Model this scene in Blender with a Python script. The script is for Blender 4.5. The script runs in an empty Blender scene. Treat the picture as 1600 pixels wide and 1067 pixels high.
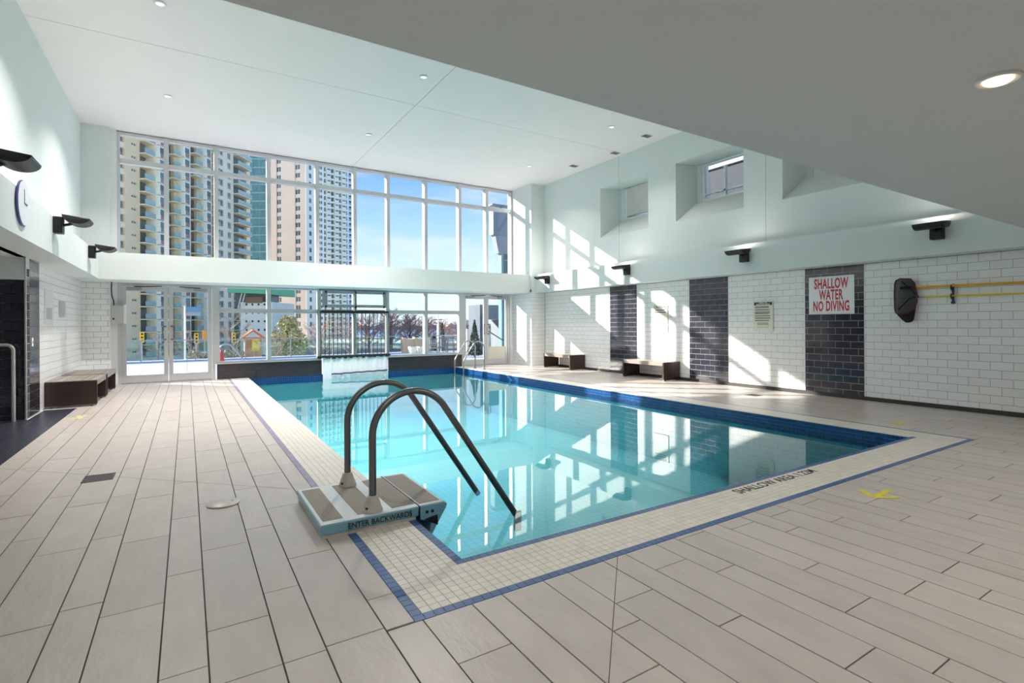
import bpy, math, random
from mathutils import Vector, Matrix
random.seed(7)
S = bpy.context.scene
COL = S.collection
R = math.radians

# ---------------------------------------------------------------- camera
F, YAW, ROLL, CY = 812.2, -0.5588, -0.0054, -27.75     # pixels of the 1600x1067 frame
EYE = 1.4
def _rows():
    c, s = math.cos(YAW), math.sin(YAW)
    a = [Vector((c, 0, s)), Vector((0, 1, 0)), Vector((-s, 0, c))]
    c, s = math.cos(ROLL), math.sin(ROLL)
    return [a[0]*c - a[1]*s, a[0]*s + a[1]*c, a[2]]
ROWS = [Vector((r.x, r.z, -r.y)) for r in _rows()]       # right, down, forward in world axes
cam = bpy.data.cameras.new('camera'); camo = bpy.data.objects.new('camera', cam); COL.objects.link(camo)
mw = Matrix.Identity(4)
for i, ax in enumerate((ROWS[0], -ROWS[1], -ROWS[2])):
    for j in range(3): mw[j][i] = ax[j]
mw.translation = (0, 0, EYE)
camo.matrix_world = mw
cam.sensor_width = 36; cam.lens = F/1600*36; cam.shift_y = CY/1600
cam.clip_start = .05; cam.clip_end = 3000
S.camera = camo
def project(p):
    q = Vector(p) - Vector((0, 0, EYE)); z = q.dot(ROWS[2])
    if z < .05: return None
    return (800 + F*q.dot(ROWS[0])/z, 533.5 + CY + F*q.dot(ROWS[1])/z)

# ---------------------------------------------------------------- sky, sun, exposure
S.view_settings.view_transform = 'Standard'; S.view_settings.look = 'None'
S.view_settings.gamma = 1; S.view_settings.use_curve_mapping = False
S.view_settings.exposure = 0.42
W = bpy.data.worlds.new('sky'); S.world = W; W.use_nodes = True
nt = W.node_tree; nt.nodes.clear()
def wn(t, **k):
    n = nt.nodes.new(t)
    for a, b in k.items(): setattr(n, a, b)
    return n
tc = wn('ShaderNodeTexCoord'); sx = wn('ShaderNodeSeparateXYZ'); nt.links.new(tc.outputs['Generated'], sx.inputs[0])
rmp = wn('ShaderNodeValToRGB'); nt.links.new(sx.outputs['Z'], rmp.inputs[0])
cr = rmp.color_ramp
cr.elements[0].position = 0.0; cr.elements[0].color = (.66, .76, .84, 1)
cr.elements[1].position = 1.0; cr.elements[1].color = (.10, .28, .75, 1)
for p, c in ((.09, (.55, .70, .84, 1)), (.18, (.34, .55, .82, 1)), (.28, (.16, .36, .74, 1)), (.6, (.12, .30, .66, 1))):
    e = cr.elements.new(p); e.color = c
mpn = wn('ShaderNodeMapping'); mpn.inputs['Scale'].default_value = (2.2, 2.2, 9); nt.links.new(tc.outputs['Generated'], mpn.inputs[0])
noi = wn('ShaderNodeTexNoise'); noi.inputs['Scale'].default_value = 2.3; noi.inputs['Detail'].default_value = 7; nt.links.new(mpn.outputs[0], noi.inputs[0])
cl = wn('ShaderNodeMapRange'); cl.inputs[1].default_value = .48; cl.inputs[2].default_value = .75; cl.inputs[3].default_value = 0; cl.inputs[4].default_value = .55
nt.links.new(noi.outputs[0], cl.inputs[0])
mxw = wn('ShaderNodeMixRGB'); mxw.inputs[2].default_value = (.72, .76, .80, 1)
nt.links.new(cl.outputs[0], mxw.inputs[0]); nt.links.new(rmp.outputs[0], mxw.inputs[1])
bg = wn('ShaderNodeBackground'); bg.inputs[1].default_value = 1.12; nt.links.new(mxw.outputs[0], bg.inputs[0])
wo = wn('ShaderNodeOutputWorld'); nt.links.new(bg.outputs[0], wo.inputs[0])
sun = bpy.data.lights.new('sun', 'SUN'); sun.energy = 8.5; sun.angle = R(.6); sun.color = (1, .95, .87)
suno = bpy.data.objects.new('sun', sun); COL.objects.link(suno)
suno.rotation_euler = Vector((1.03, -1.0, -.575)).to_track_quat('-Z', 'Y').to_euler()
suno.location = (-60, 80, 50)
LAMP_UP, LAMP_CEIL, LAMP_SOFFIT = 3.5, 108.0, 13.5     # watts of each uplight, high ceiling lamp, soffit lamp
S.cycles.max_bounces = 12; S.cycles.diffuse_bounces = 5; S.cycles.glossy_bounces = 5; S.cycles.transparent_max_bounces = 24
S.cycles.caustics_reflective = False; S.cycles.caustics_refractive = False
S.cycles.sample_clamp_indirect = 6

# ---------------------------------------------------------------- materials
def srgb(r, g, b):
    f = lambda c: (c/255/12.92 if c/255 <= .04045 else ((c/255+.055)/1.055)**2.4)
    return (f(r), f(g), f(b), 1)
MATS = {}
def mat(name, col, rough=.5, metal=0.0, vary=0.0, noise=0.0, nscale=20.0, bump=0.0, bscale=60.0, emit=0.0, stretch=None, spec=None, noise2=None):
    m = bpy.data.materials.new(name); m.use_nodes = True; t = m.node_tree; N = t.nodes; L = t.links
    b = N['Principled BSDF']; b.inputs['Roughness'].default_value = rough; b.inputs['Metallic'].default_value = metal
    if spec is not None: b.inputs['Specular IOR Level'].default_value = spec
    c = srgb(*col); b.inputs['Base Color'].default_value = c
    last = None
    def coord(scale):
        tcn = N.new('ShaderNodeTexCoord'); mp = N.new('ShaderNodeMapping')
        mp.inputs['Scale'].default_value = scale; L.new(tcn.outputs['Object'], mp.inputs[0])
        g = N.new('ShaderNodeNewGeometry'); mp2 = N.new('ShaderNodeMapping'); mp2.inputs['Scale'].default_value = scale
        L.new(g.outputs['Position'], mp2.inputs[0]); return mp2.outputs[0]
    val = None
    if vary:
        oi = N.new('ShaderNodeObjectInfo'); ge = N.new('ShaderNodeNewGeometry')
        ad = N.new('ShaderNodeMath'); ad.operation = 'ADD'; L.new(oi.outputs['Random'], ad.inputs[0]); L.new(ge.outputs['Random Per Island'], ad.inputs[1])
        fr = N.new('ShaderNodeMath'); fr.operation = 'FRACT'; L.new(ad.outputs[0], fr.inputs[0])
        mr = N.new('ShaderNodeMapRange'); mr.inputs[3].default_value = 1-vary; mr.inputs[4].default_value = 1+vary; L.new(fr.outputs[0], mr.inputs[0]); val = mr.outputs[0]
    if noise:
        no = N.new('ShaderNodeTexNoise'); no.inputs['Scale'].default_value = nscale; no.inputs['Detail'].default_value = 6
        L.new(coord(stretch or (1, 1, 1)), no.inputs[0])
        mr = N.new('ShaderNodeMapRange'); mr.inputs[1].default_value = .25; mr.inputs[2].default_value = .75
        mr.inputs[3].default_value = 1-noise; mr.inputs[4].default_value = 1+noise; L.new(no.outputs[0], mr.inputs[0])
        if val is not None:
            mu = N.new('ShaderNodeMath'); mu.operation = 'MULTIPLY'; L.new(val, mu.inputs[0]); L.new(mr.outputs[0], mu.inputs[1]); val = mu.outputs[0]
        else: val = mr.outputs[0]
    if val is not None:
        mx = N.new('ShaderNodeVectorMath'); mx.operation = 'SCALE'; mx.inputs[0].default_value = c[:3]; L.new(val, mx.inputs['Scale'])
        L.new(mx.outputs[0], b.inputs['Base Color'])
    if bump:
        no = N.new('ShaderNodeTexNoise'); no.inputs['Scale'].default_value = bscale; no.inputs['Detail'].default_value = 4
        L.new(coord(stretch or (1, 1, 1)), no.inputs[0])
        bp = N.new('ShaderNodeBump'); bp.inputs['Strength'].default_value = bump; bp.inputs['Distance'].default_value = .01
        L.new(no.outputs[0], bp.inputs['Height']); L.new(bp.outputs[0], b.inputs['Normal'])
    if emit:
        b.inputs['Emission Color'].default_value = c; b.inputs['Emission Strength'].default_value = emit
    MATS[name] = m; return m
def glassy(name, tint, ior, rough=0.0, bump=0.0, bscale=2.0, dirt=0.0):
    m = bpy.data.materials.new(name); m.use_nodes = True; t = m.node_tree; N = t.nodes; L = t.links; N.clear()
    tr = N.new('ShaderNodeBsdfTransparent'); tr.inputs[0].default_value = tint
    gl = N.new('ShaderNodeBsdfGlossy'); gl.inputs['Roughness'].default_value = rough; gl.inputs[0].default_value = (1, 1, 1, 1)
    fr = N.new('ShaderNodeFresnel'); fr.inputs[0].default_value = ior
    if bump:
        g = N.new('ShaderNodeNewGeometry')
        no = N.new('ShaderNodeTexNoise'); no.inputs['Scale'].default_value = bscale; no.inputs['Detail'].default_value = 2
        L.new(g.outputs['Position'], no.inputs[0])
        bp = N.new('ShaderNodeBump'); bp.inputs['Strength'].default_value = bump; bp.inputs['Distance'].default_value = .01
        L.new(no.outputs[0], bp.inputs['Height']); L.new(bp.outputs[0], gl.inputs['Normal'])
    mx = N.new('ShaderNodeMixShader'); L.new(fr.outputs[0], mx.inputs[0]); L.new(tr.outputs[0], mx.inputs[1]); L.new(gl.outputs[0], mx.inputs[2])
    o = N.new('ShaderNodeOutputMaterial'); L.new(mx.outputs[0], o.inputs[0]); MATS[name] = m; return m

PAINT = mat('pale_mint_paint', (220, 226, 224), .75, noise=.015, nscale=3, bump=.08, bscale=90)
CEIL = mat('white_ceiling_paint', (242, 233, 231), .85, noise=.012, nscale=2, bump=.15, bscale=130)
SOFF = mat('grey_soffit_paint', (222, 222, 222), .9, noise=.05, nscale=160, bump=.3, bscale=170)
GROUT = mat('grey_grout', (150, 150, 148), .85)
GROUTD = mat('dark_floor_grout', (88, 82, 76), .9)
GROUTL = mat('pale_grout', (196, 196, 200), .8)
TILEW = mat('white_glazed_tile', (240, 241, 240), .16, vary=.02, spec=.5)
TILEB = mat('black_glazed_tile', (50, 48, 58), .10, vary=.12, spec=.65)
FLOORT = mat('greige_floor_tile', (196, 186, 178), .33, vary=.05, noise=.07, nscale=9, bump=.22, bscale=34, stretch=(1, .35, 1))
COPW = mat('cream_mosaic_tile', (226, 219, 206), .4, vary=.05)
COPB = mat('blue_mosaic_tile', (70, 100, 150), .35, vary=.1)
COPM = mat('mauve_mosaic_tile', (148, 140, 162), .4, vary=.1)
BANDB = mat('blue_waterline_tile', (24, 68, 124), .18, vary=.14)
SHOW = mat('black_mosaic_tile', (52, 53, 66), .32, vary=.15)
DARKT = mat('dark_slate_tile', (56, 52, 58), .28, vary=.08, noise=.12, nscale=25)
BASEB = mat('dark_baseboard', (58, 54, 50), .5)
ALU = mat('pale_aluminium', (206, 206, 208), .38, .35)
ALUW = mat('white_aluminium', (232, 232, 232), .4)
ALUG = mat('grey_aluminium', (168, 170, 172), .4, .4)
STEEL = mat('brushed_stainless', (176, 176, 178), .26, 1.0, bump=.03, bscale=300)
STEELD = mat('worn_stainless', (122, 122, 124), .33, 1.0, noise=.06, nscale=60)
BLACK = mat('black_powder_coat', (20, 20, 22), .45)
WOODD = mat('dark_brown_laminate', (52, 36, 32), .4, noise=.25, nscale=8, stretch=(1, 1, 12))
SLATW = mat('grey_brown_slat', (142, 132, 122), .42, vary=.1, noise=.12, nscale=12, stretch=(1, 6, 1))
WHITE = mat('white_plastic', (238, 238, 238), .4)
SIGNW = mat('sign_white', (242, 242, 244), .35)
RED = mat('sign_red', (196, 22, 52), .4)
INK = mat('black_ink', (28, 26, 26), .5)
INKG = mat('grey_ink', (120, 118, 114), .6)
CREAMS = mat('cream_sign_sheet', (226, 224, 208), .45)
PAPER = mat('pale_paper', (214, 212, 214), .3)
PAPERG = mat('grey_paper', (170, 170, 172), .4)
LIFTB = mat('pale_blue_fibreglass', (124, 172, 190), .3, noise=.05, nscale=15)
LIFTW = mat('white_fibreglass', (222, 226, 224), .28, noise=.03, nscale=12)
GRIP = mat('grey_grip_tread', (160, 152, 142), .85, noise=.18, nscale=90, bump=.5, bscale=200)
PLASTG = mat('grey_plastic_collar', (188, 184, 176), .5)
YELLOWP = mat('yellow_fibreglass_pole', (232, 176, 36), .35)
YELLOWL = mat('lemon_fibreglass_pole', (228, 204, 40), .35)
NETF = mat('maroon_net_frame', (92, 30, 40), .4)
TAPE = mat('yellow_tape', (226, 208, 60), .6, noise=.1, nscale=30)
CAPB = mat('brass_floor_cap', (196, 190, 178), .35, noise=.05, nscale=30)
GRATE = mat('dark_drain_grate', (70, 64, 60), .5, .3)
BROWNG = mat('brown_grille', (128, 112, 100), .6)
LAMPM = mat('lamp_glow', (255, 226, 176), .5, emit=1.6)
LAMPS = mat('uplight_glow', (255, 240, 215), .5, emit=6)
CURT = mat('white_vinyl_curtain', (248, 246, 250), .45, noise=.06, nscale=6, stretch=(3, 3, .4))
BARS = mat('dark_bar_metal', (60, 58, 56), .5, .4)
BLIND = mat('beige_roller_blind', (214, 208, 202), .8)
PURPLE = mat('violet_clock_rim', (88, 74, 140), .35)
GLASS = glassy('window_glass', (.97, .985, .98, 1), 1.4)
WATER = glassy('pool_water_surface', (.66, .96, 1.0, 1), 1.7, 0.0, .06, 1.6)
RAILG = glassy('railing_glass', (.80, .92, .92, 1), 1.4)
# mesh of the net: black net, partly see-through
NETM = bpy.data.materials.new('black_netting'); NETM.use_nodes = True
_t = NETM.node_tree; _b = _t.nodes['Principled BSDF']; _b.inputs['Base Color'].default_value = (.01, .01, .012, 1); _b.inputs['Roughness'].default_value = .8; _b.inputs['Alpha'].default_value = .86
# basin tiles with pale joints
BASIN = bpy.data.materials.new('turquoise_basin_tile'); BASIN.use_nodes = True
_t = BASIN.node_tree; _b = _t.nodes['Principled BSDF']; _b.inputs['Roughness'].default_value = .35
_g = _t.nodes.new('ShaderNodeNewGeometry'); _bk = _t.nodes.new('ShaderNodeTexBrick')
_bk.offset = 0; _bk.inputs['Scale'].default_value = 1; _bk.inputs['Brick Width'].default_value = .105; _bk.inputs['Row Height'].default_value = .105; _bk.inputs['Mortar Size'].default_value = .004
_bk.inputs['Color1'].default_value = srgb(186, 240, 244); _bk.inputs['Color2'].default_value = srgb(194, 244, 247); _bk.inputs['Mortar'].default_value = srgb(142, 218, 228)
_t.links.new(_g.outputs['Position'], _bk.inputs[0]); _t.links.new(_bk.outputs[0], _b.inputs['Base Color'])
BASINW = mat('turquoise_wall_tile', (140, 226, 238), .35, vary=.0, noise=.06, nscale=9)

# ---------------------------------------------------------------- mesh building
class MB:
    def __init__(s): s.v = []; s.f = []
    def add(s, vs, fs):
        n = len(s.v); s.v += [tuple(p) for p in vs]; s.f += [tuple(i+n for i in q) for q in fs]; return s
    def box(s, x0, x1, y0, y1, z0, z1):
        return s.add([(x0,y0,z0),(x1,y0,z0),(x1,y1,z0),(x0,y1,z0),(x0,y0,z1),(x1,y0,z1),(x1,y1,z1),(x0,y1,z1)],
                     [(0,3,2,1),(4,5,6,7),(0,1,5,4),(1,2,6,5),(2,3,7,6),(3,0,4,7)])
    def hexa(s, lo, hi):       # two quads (ccw seen from above)
        return s.add(list(lo)+list(hi), [(0,3,2,1),(4,5,6,7),(0,1,5,4),(1,2,6,5),(2,3,7,6),(3,0,4,7)])
    def prism(s, poly, fn, a, b):   # polygon (u,v) swept from a to b through fn(u,v,t)
        n = len(poly); vs = [fn(u, v, a) for u, v in poly] + [fn(u, v, b) for u, v in poly]
        fs = [tuple(range(n))[::-1], tuple(range(n, 2*n))] + [(i, (i+1) % n, n+(i+1) % n, n+i) for i in range(n)]
        return s.add(vs, fs)
    def tube(s, pts, r, n=10, cap=True):
        pts = [Vector(p) for p in pts]; rs = r if isinstance(r, (list, tuple)) else [r]*len(pts)
        vs = []; up = None
        for i, p in enumerate(pts):
            d = (pts[min(i+1, len(pts)-1)] - pts[max(i-1, 0)]).normalized()
            if up is None:
                a = Vector((0, 0, 1)) if abs(d.z) < .9 else Vector((1, 0, 0))
                up = (a - d*a.dot(d)).normalized()
            else: up = (up - d*up.dot(d)).normalized()
            sd = d.cross(up)
            for k in range(n):
                t = 2*math.pi*k/n; vs.append(p + (up*math.cos(t) + sd*math.sin(t))*rs[i])
        fs = [(i*n+k, i*n+(k+1) % n, (i+1)*n+(k+1) % n, (i+1)*n+k) for i in range(len(pts)-1) for k in range(n)]
        if cap: fs += [tuple(range(n))[::-1], tuple(range((len(pts)-1)*n, len(pts)*n))]
        return s.add(vs, fs)
    def lathe(s, prof, c, n=24, ax='Z'):
        vs = []
        for r, h in prof:
            for k in range(n):
                t = 2*math.pi*k/n; a, b = r*math.cos(t), r*math.sin(t)
                vs.append((c[0]+a, c[1]+b, c[2]+h) if ax == 'Z' else (c[0]+h, c[1]+a, c[2]+b) if ax == 'X' else (c[0]+b, c[1]+h, c[2]+a))
        m = len(prof)
        fs = [(i*n+k, i*n+(k+1) % n, (i+1)*n+(k+1) % n, (i+1)*n+k) for i in range(m-1) for k in range(n)]
        fs += [tuple(range(n))[::-1], tuple(range((m-1)*n, m*n))]
        return s.add(vs, fs)
def ringbars(q, x0, x1, y0, y1, z0, z1, l, rr, b, t):
    q.box(x0, x0+l, y0, y1, z0, z1); q.box(x1-rr, x1, y0, y1, z0, z1)
    if b: q.box(x0+l, x1-rr, y0, y1, z0, z0+b)
    if t: q.box(x0+l, x1-rr, y0, y1, z1-t, z1)
    return q
def origin(o):
    p = Vector((0, 0, 0))
    while o is not None: p += o.location; o = o.parent
    return p
def put(name, mb, m, parent=None, smooth=False, local=False, bevel=0.0):
    me = bpy.data.meshes.new(name)
    off = Vector((0, 0, 0)) if (local or parent is None) else origin(parent)
    me.from_pydata([(p[0]-off.x, p[1]-off.y, p[2]-off.z) for p in mb.v], [], mb.f)
    me.materials.append(m)
    if smooth:
        for p in me.polygons: p.use_smooth = True
        me.set_sharp_from_angle(angle=R(40))
    o = bpy.data.objects.new(name, me); COL.objects.link(o)
    if parent is not None: o.parent = parent
    if bevel:
        b = o.modifiers.new('bevel', 'BEVEL'); b.width = bevel; b.segments = 2; b.limit_method = 'ANGLE'
    return o
def tag(o, label=None, cat=None, group=None, kind=None):
    if label: o['label'] = label
    if cat: o['category'] = cat
    if group: o['group'] = group
    if kind: o['kind'] = kind
    return o
def thing(name, label, cat, loc=(0, 0, 0), group=None, kind=None):
    o = bpy.data.objects.new(name, None); COL.objects.link(o); o.location = loc; o.empty_display_size = .1
    return tag(o, label, cat, group, kind)
def struct(name, mb, m, label, cat, **k): return tag(put(name, mb, m, **k), label, cat, kind='structure')
def copy_tree(o, parent=None):
    c = o.copy(); COL.objects.link(c)
    if parent is not None: c.parent = parent
    for ch in list(o.children): copy_tree(ch, c)
    return c
def text(name, body, size, m, parent, loc, x, y, sx=1.0, extr=.0015, bold=0.0, align='CENTER', space=1.0, width=None):
    cu = bpy.data.curves.new(name, 'FONT'); cu.body = body; cu.size = size; cu.extrude = extr; cu.offset = bold
    cu.align_x = align; cu.align_y = 'CENTER'; cu.resolution_u = 3; cu.space_character = space
    t = bpy.data.objects.new(name, cu); COL.objects.link(t)
    bpy.context.view_layer.update()
    me = bpy.data.meshes.new_from_object(t.evaluated_get(bpy.context.evaluated_depsgraph_get()))
    bpy.data.objects.remove(t); me.materials.clear(); me.materials.append(m)
    o = bpy.data.objects.new(name, me); COL.objects.link(o)
    if width: sx = width/(max(v.co.x for v in me.vertices)-min(v.co.x for v in me.vertices))
    x, y = Vector(x), Vector(y); z = x.cross(y); mm = Matrix.Identity(4)
    for j in range(3): mm[j][0] = x[j]*sx; mm[j][1] = y[j]; mm[j][2] = z[j]
    mm.translation = Vector(loc) - (origin(parent) if parent is not None else Vector((0, 0, 0)))
    o.matrix_local = mm
    if parent is not None: o.parent = parent; o.matrix_local = mm
    return o
# pieces laid on a surface: U, V span the face, N is the thickness
_unit = {}
def unit(m):
    if m.name not in _unit:
        me = bpy.data.meshes.new('tile')
        e = .0
        me.from_pydata([(0,0,0),(1,0,0),(1,1,0),(0,1,0),(0,0,1),(1,0,1),(1,1,1),(0,1,1)], [], [(4,5,6,7),(0,1,5,4),(1,2,6,5),(2,3,7,6),(3,0,4,7)])
        me.materials.append(m); _unit[m.name] = me
    return _unit[m.name]
def area_px(o, U, V, N):
    ps = [project(o+N), project(o+N+U), project(o+N+U+V), project(o+N+V)]
    if any(p is None for p in ps): return 0
    if not any(-30 < p[0] < 1630 and -30 < p[1] < 1097 for p in ps): return 0
    return abs(sum(ps[i][0]*ps[(i+1) % 4][1] - ps[(i+1) % 4][0]*ps[i][1] for i in range(4)))/2
def pieces(parent, items, limit=300, name='tile', stuff='small_tiles', thin=None):
    """items: (origin, U, V, N, material). The ones that show largest become parts, the rest one stuff part per material."""
    sc = sorted(((area_px(*[Vector(q) for q in it[:4]]), i) for i, it in enumerate(items)), reverse=True)
    rest = {}
    off = origin(parent)
    for k, (a, i) in enumerate(sc):
        o, U, V, N = [Vector(q) for q in items[i][:4]]; m = items[i][4]
        if U.cross(V).dot(N) < 0: o, U = o+U, -U
        if k < limit and a > 6:
            ob = bpy.data.objects.new(name, unit(m)); COL.objects.link(ob); ob.parent = parent
            mm = Matrix.Identity(4)
            for j in range(3): mm[j][0] = U[j]; mm[j][1] = V[j]; mm[j][2] = N[j]
            mm.translation = o - off; ob.matrix_local = mm
        else:
            b = rest.setdefault(m.name, (MB(), m))[0]
            q = [o, o+U, o+U+V, o+V]
            b.add(q + [p+N for p in q], [(4,5,6,7),(0,1,5,4),(1,2,6,5),(2,3,7,6),(3,0,4,7)])
    for b, m in rest.values(): put(stuff, b, m, parent)['kind'] = 'stuff'
def brickwork(a0, a1, b0, b1, w, h, g, frame, m, shift=.5, phase=0.0, b_start=None):
    """running-bond rectangles over [a0,a1]x[b0,b1]; frame(a,b,n) -> world point"""
    out = []; row = 0; b = b_start if b_start is not None else b0
    while b < b1 - .004:
        t0, t1 = max(b+g/2, b0), min(b+h-g/2, b1)
        if t1 - t0 > .006:
            a = a0 - w + ((phase + shift*row) % 1.0)*w
            while a < a1:
                s0, s1 = max(a+g/2, a0), min(a+w-g/2, a1)
                if s1 - s0 > .008:
                    o = Vector(frame(s0, t0, 0)); out.append((o, Vector(frame(s1, t0, 0))-o, Vector(frame(s0, t1, 0))-o, Vector(frame(s0, t0, 1))-o, m))
                a += w
        b += h; row += 1
    return out

# ---------------------------------------------------------------- room dimensions (metres)
RX, RB = 10.25, 9.88          # right wall, face of its bulkhead
LX, LB = -2.05, -1.63         # left wall, face of its bulkhead
BY, BF = 15.5, 14.4           # window wall, front of the beam
ZB, ZL, ZC, ZS = 2.44, 3.03, 6.06, 2.66   # bulkhead bottom, bulkhead top, high ceiling, soffit
SY = 2.30                     # edge of the low soffit
PX0, PX1, PY0, PY1 = 1.385, 7.43, 2.79, 15.45   # pool
CX0, CX1, CY0 = .905, 7.91, 2.315               # outer edge of the coping
WL = -.14
REAR = -5.0

# ---------------------------------------------------------------- floor
fb = MB()
for x0, x1, y0, y1 in ((-4.2, CX0+.01, REAR, BY), (CX1-.01, RX+.2, REAR, BY), (CX0, CX1, REAR, CY0+.01)): fb.box(x0, x1, y0, y1, -.3, -.006)
floor = struct('floor', fb, GROUTD, 'pale greige plank tile pool deck with thin dark joints', 'floor')
EDGES = [-.97+.0]
xs = []; x = .07
while x < RX: xs.append((x, x+.2615)); x += .2615; xs.append((x, x+.1735)); x += .1735
x = .07
while x > -2.6: xs.append((x-.1735, x)); x -= .1735; xs.append((x-.2615, x)); x -= .2615
PH = {-.97: .58, -.80: .22, -.54: .34, -.365: .165, -.104: .48, .07: .755, .33: .987, .505: .35, .767: .63, 1.375: .49, 1.637: .763, 1.81: .93, 2.07: .53, 2.245: .07, 2.507: .87, 2.68: .277, 2.94: .62, 3.115: .2, 3.38: .976, 3.55: .19}
def rect_minus(r, h):
    x0, x1, y0, y1 = r; a0, a1, b0, b1 = h
    if x1 <= a0 or x0 >= a1 or y1 <= b0 or y0 >= b1: return [r]
    out = []
    if y0 < b0: out.append((x0, x1, y0, b0))
    if y1 > b1: out.append((x0, x1, b1, y1))
    c0, c1 = max(y0, b0), min(y1, b1)
    if x0 < a0: out.append((x0, a0, c0, c1))
    if x1 > a1: out.append((a1, x1, c0, c1))
    return out
items = []; G = .007
for x0, x1 in xs:
    key = min(PH, key=lambda k: abs(k-x0)); ph = PH[key] if abs(key-x0) < .03 else ((x0*1.73 + .31) % 1.0)
    y = REAR - 1 + ph
    x0, x1 = max(x0, LX), min(x1, RX)
    if x1 - x0 < .02: continue
    while y < BY:
        rs = [(x0, x1, max(y, REAR), min(y+1.0, BY))]; y += 1.0
        if .05 < x0 < .9: rs = [q for r in rs for q in ([(r[0], r[1], r[2], 2.326), (r[0], r[1], 2.326, r[3])] if r[2] < 2.3 < 2.35 < r[3] else [r])]
        for h in ((CX0, CX1, CY0, BY+1), (-9, -1.6, 3.0, 11.55)): rs = [q for r in rs for q in rect_minus(r, h)]
        for a0, a1, b0, b1 in rs:
            if a1-a0 > .02 and b1-b0 > .02:
                items.append(((a0+G/2, b0+G/2, -.006), (a1-a0-G, 0, 0), (0, b1-b0-G, 0), (0, 0, .006+random.uniform(-.0006, .0006)), FLOORT))
pieces(floor, items, 300, 'floor_tile', 'far_floor_tiles')
# thin cut lines across the deck from the pool corners to the drains
cl_ = MB()
for (x0, y0), (x1, y1) in (((2.187, CY0), (-.6, -.45)), ((-1.6, 7.05), (.73, 4.78))):
    d = Vector((x1-x0, y1-y0, 0)).normalized(); n = Vector((-d.y, d.x, 0))*.002
    a, b = Vector((x0, y0, .0009)), Vector((x1, y1, .0009)); cl_.add([a-n, b-n, b+n, a+n], [(0, 1, 2, 3)])
put('cut_line', cl_, GROUTD, floor)
# shower floor of narrow black mosaic
sb = MB().box(-4.2, -1.6, 3.0, 11.55, -.0055, -.003)
shf = struct('trim_1', sb, GROUTL, 'black mosaic floor strip of the shower alcove at left', 'floor')
it = []
for i in range(21):
    for j in range(int((11.5-6.6)/.053)):
        if -1.6-.053*(i+1) < LX and 6.6+.053*j > 10.45: continue
        it.append(((-1.6-.053*(i+1), 6.6+.053*j, -.003), (.050, 0, 0), (0, .0505, 0), (0, 0, .003), SHOW))
pieces(shf, it, 300, 'mosaic_tile', 'far_mosaic_tiles')

# ---------------------------------------------------------------- pool
bz = -1.15
b = MB()
b.box(PX0-.5, PX0-.004, PY0-.5, PY1+.1, bz-.1, -.012); b.box(PX1+.004, PX1+.5, PY0-.5, PY1+.1, bz-.1, -.012)
b.box(PX0-.004, PX1+.004, PY0-.5, PY0-.004, bz-.1, -.012); b.box(PX0-.004, PX1+.004, PY1, PY1+.1, bz-.1, -.012)
basin = struct('pool_basin', b, BASINW, 'turquoise tiled walls of the indoor swimming pool', 'pool')
put('basin_floor', MB().box(PX0-.004, PX1+.004, PY0-.004, PY1, bz-.1, bz), BASIN, basin)
it = []; bp_ = .0528
for row in range(4):
    z1 = -.012 - row*bp_
    y = PY0
    while y < PY1-.02:
        it.append(((PX1+.004, y, z1-.05), (0, .0503, 0), (0, 0, .05), (-.004, 0, 0), BANDB))
        it.append(((PX0-.004, y, z1-.05), (0, .0503, 0), (0, 0, .05), (.004, 0, 0), BANDB)); y += bp_
    x = PX0
    while x < PX1-.02:
        it.append(((x, PY1, z1-.05), (.0503, 0, 0), (0, 0, .05), (0, -.004, 0), BANDB))
        it.append(((x, PY0-.004, z1-.05), (.0503, 0, 0), (0, 0, .05), (0, .004, 0), BANDB)); x += bp_
pieces(basin, it, 300, 'waterline_tile', 'far_waterline_tiles')
struct('pool_water', MB().add([(PX0, PY0, WL), (PX1, PY0, WL), (PX1, PY1, WL), (PX0, PY1, WL)], [(0, 1, 2, 3)]), WATER,
       'calm clear turquoise water filling the indoor pool', 'water')
b = MB()
b.box(CX0, PX0-.002, CY0, BY, -.011, -.005); b.box(PX1+.002, CX1, CY0, BY, -.011, -.005); b.box(PX0-.002, PX1+.002, CY0, PY0-.002, -.011, -.005)
cop = struct('pool_coping', b, GROUTL, 'cream mosaic pool coping edged with blue tile rows', 'coping')
it = []
nx = round((CX1-CX0)/.0530); px = (CX1-CX0)/nx; ny = round((BY-CY0)/.0530); py = (BY-CY0)/ny
for i in range(nx):
    for j in range(ny):
        x, y = CX0+i*px, CY0+j*py; xc, yc = x+px/2, y+py/2
        if PX0 < xc < PX1 and yc > PY0: continue
        blue = i == 0 or i == nx-1 or j == 0
        inner = yc < 4.4 and ((abs(xc-PX0) < px*.9 and xc < PX0 and yc > PY0-py*.9) or (yc < PY0 and PY0-yc < py*.9 and PX0-px < xc < PX1+px))
        g = .0032
        it.append(((x+g/2, y+g/2, -.005), (px-g, 0, 0), (0, py-g, 0), (0, 0, .0055), (COPM if (i == 0 and yc > 4.4) else COPB) if (blue or inner) else COPW))
pieces(cop, it, 300, 'coping_tile', 'far_coping_tiles')
text('lettering', 'SHALLOW AREA 1.22M', .135, INK, cop, (4.42, 2.655, .0012), (1, 0, 0), (0, 1, 0), .86, .0004, .002)

# ---------------------------------------------------------------- walls and ceilings
def wall_y(x0, x1): pass
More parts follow.
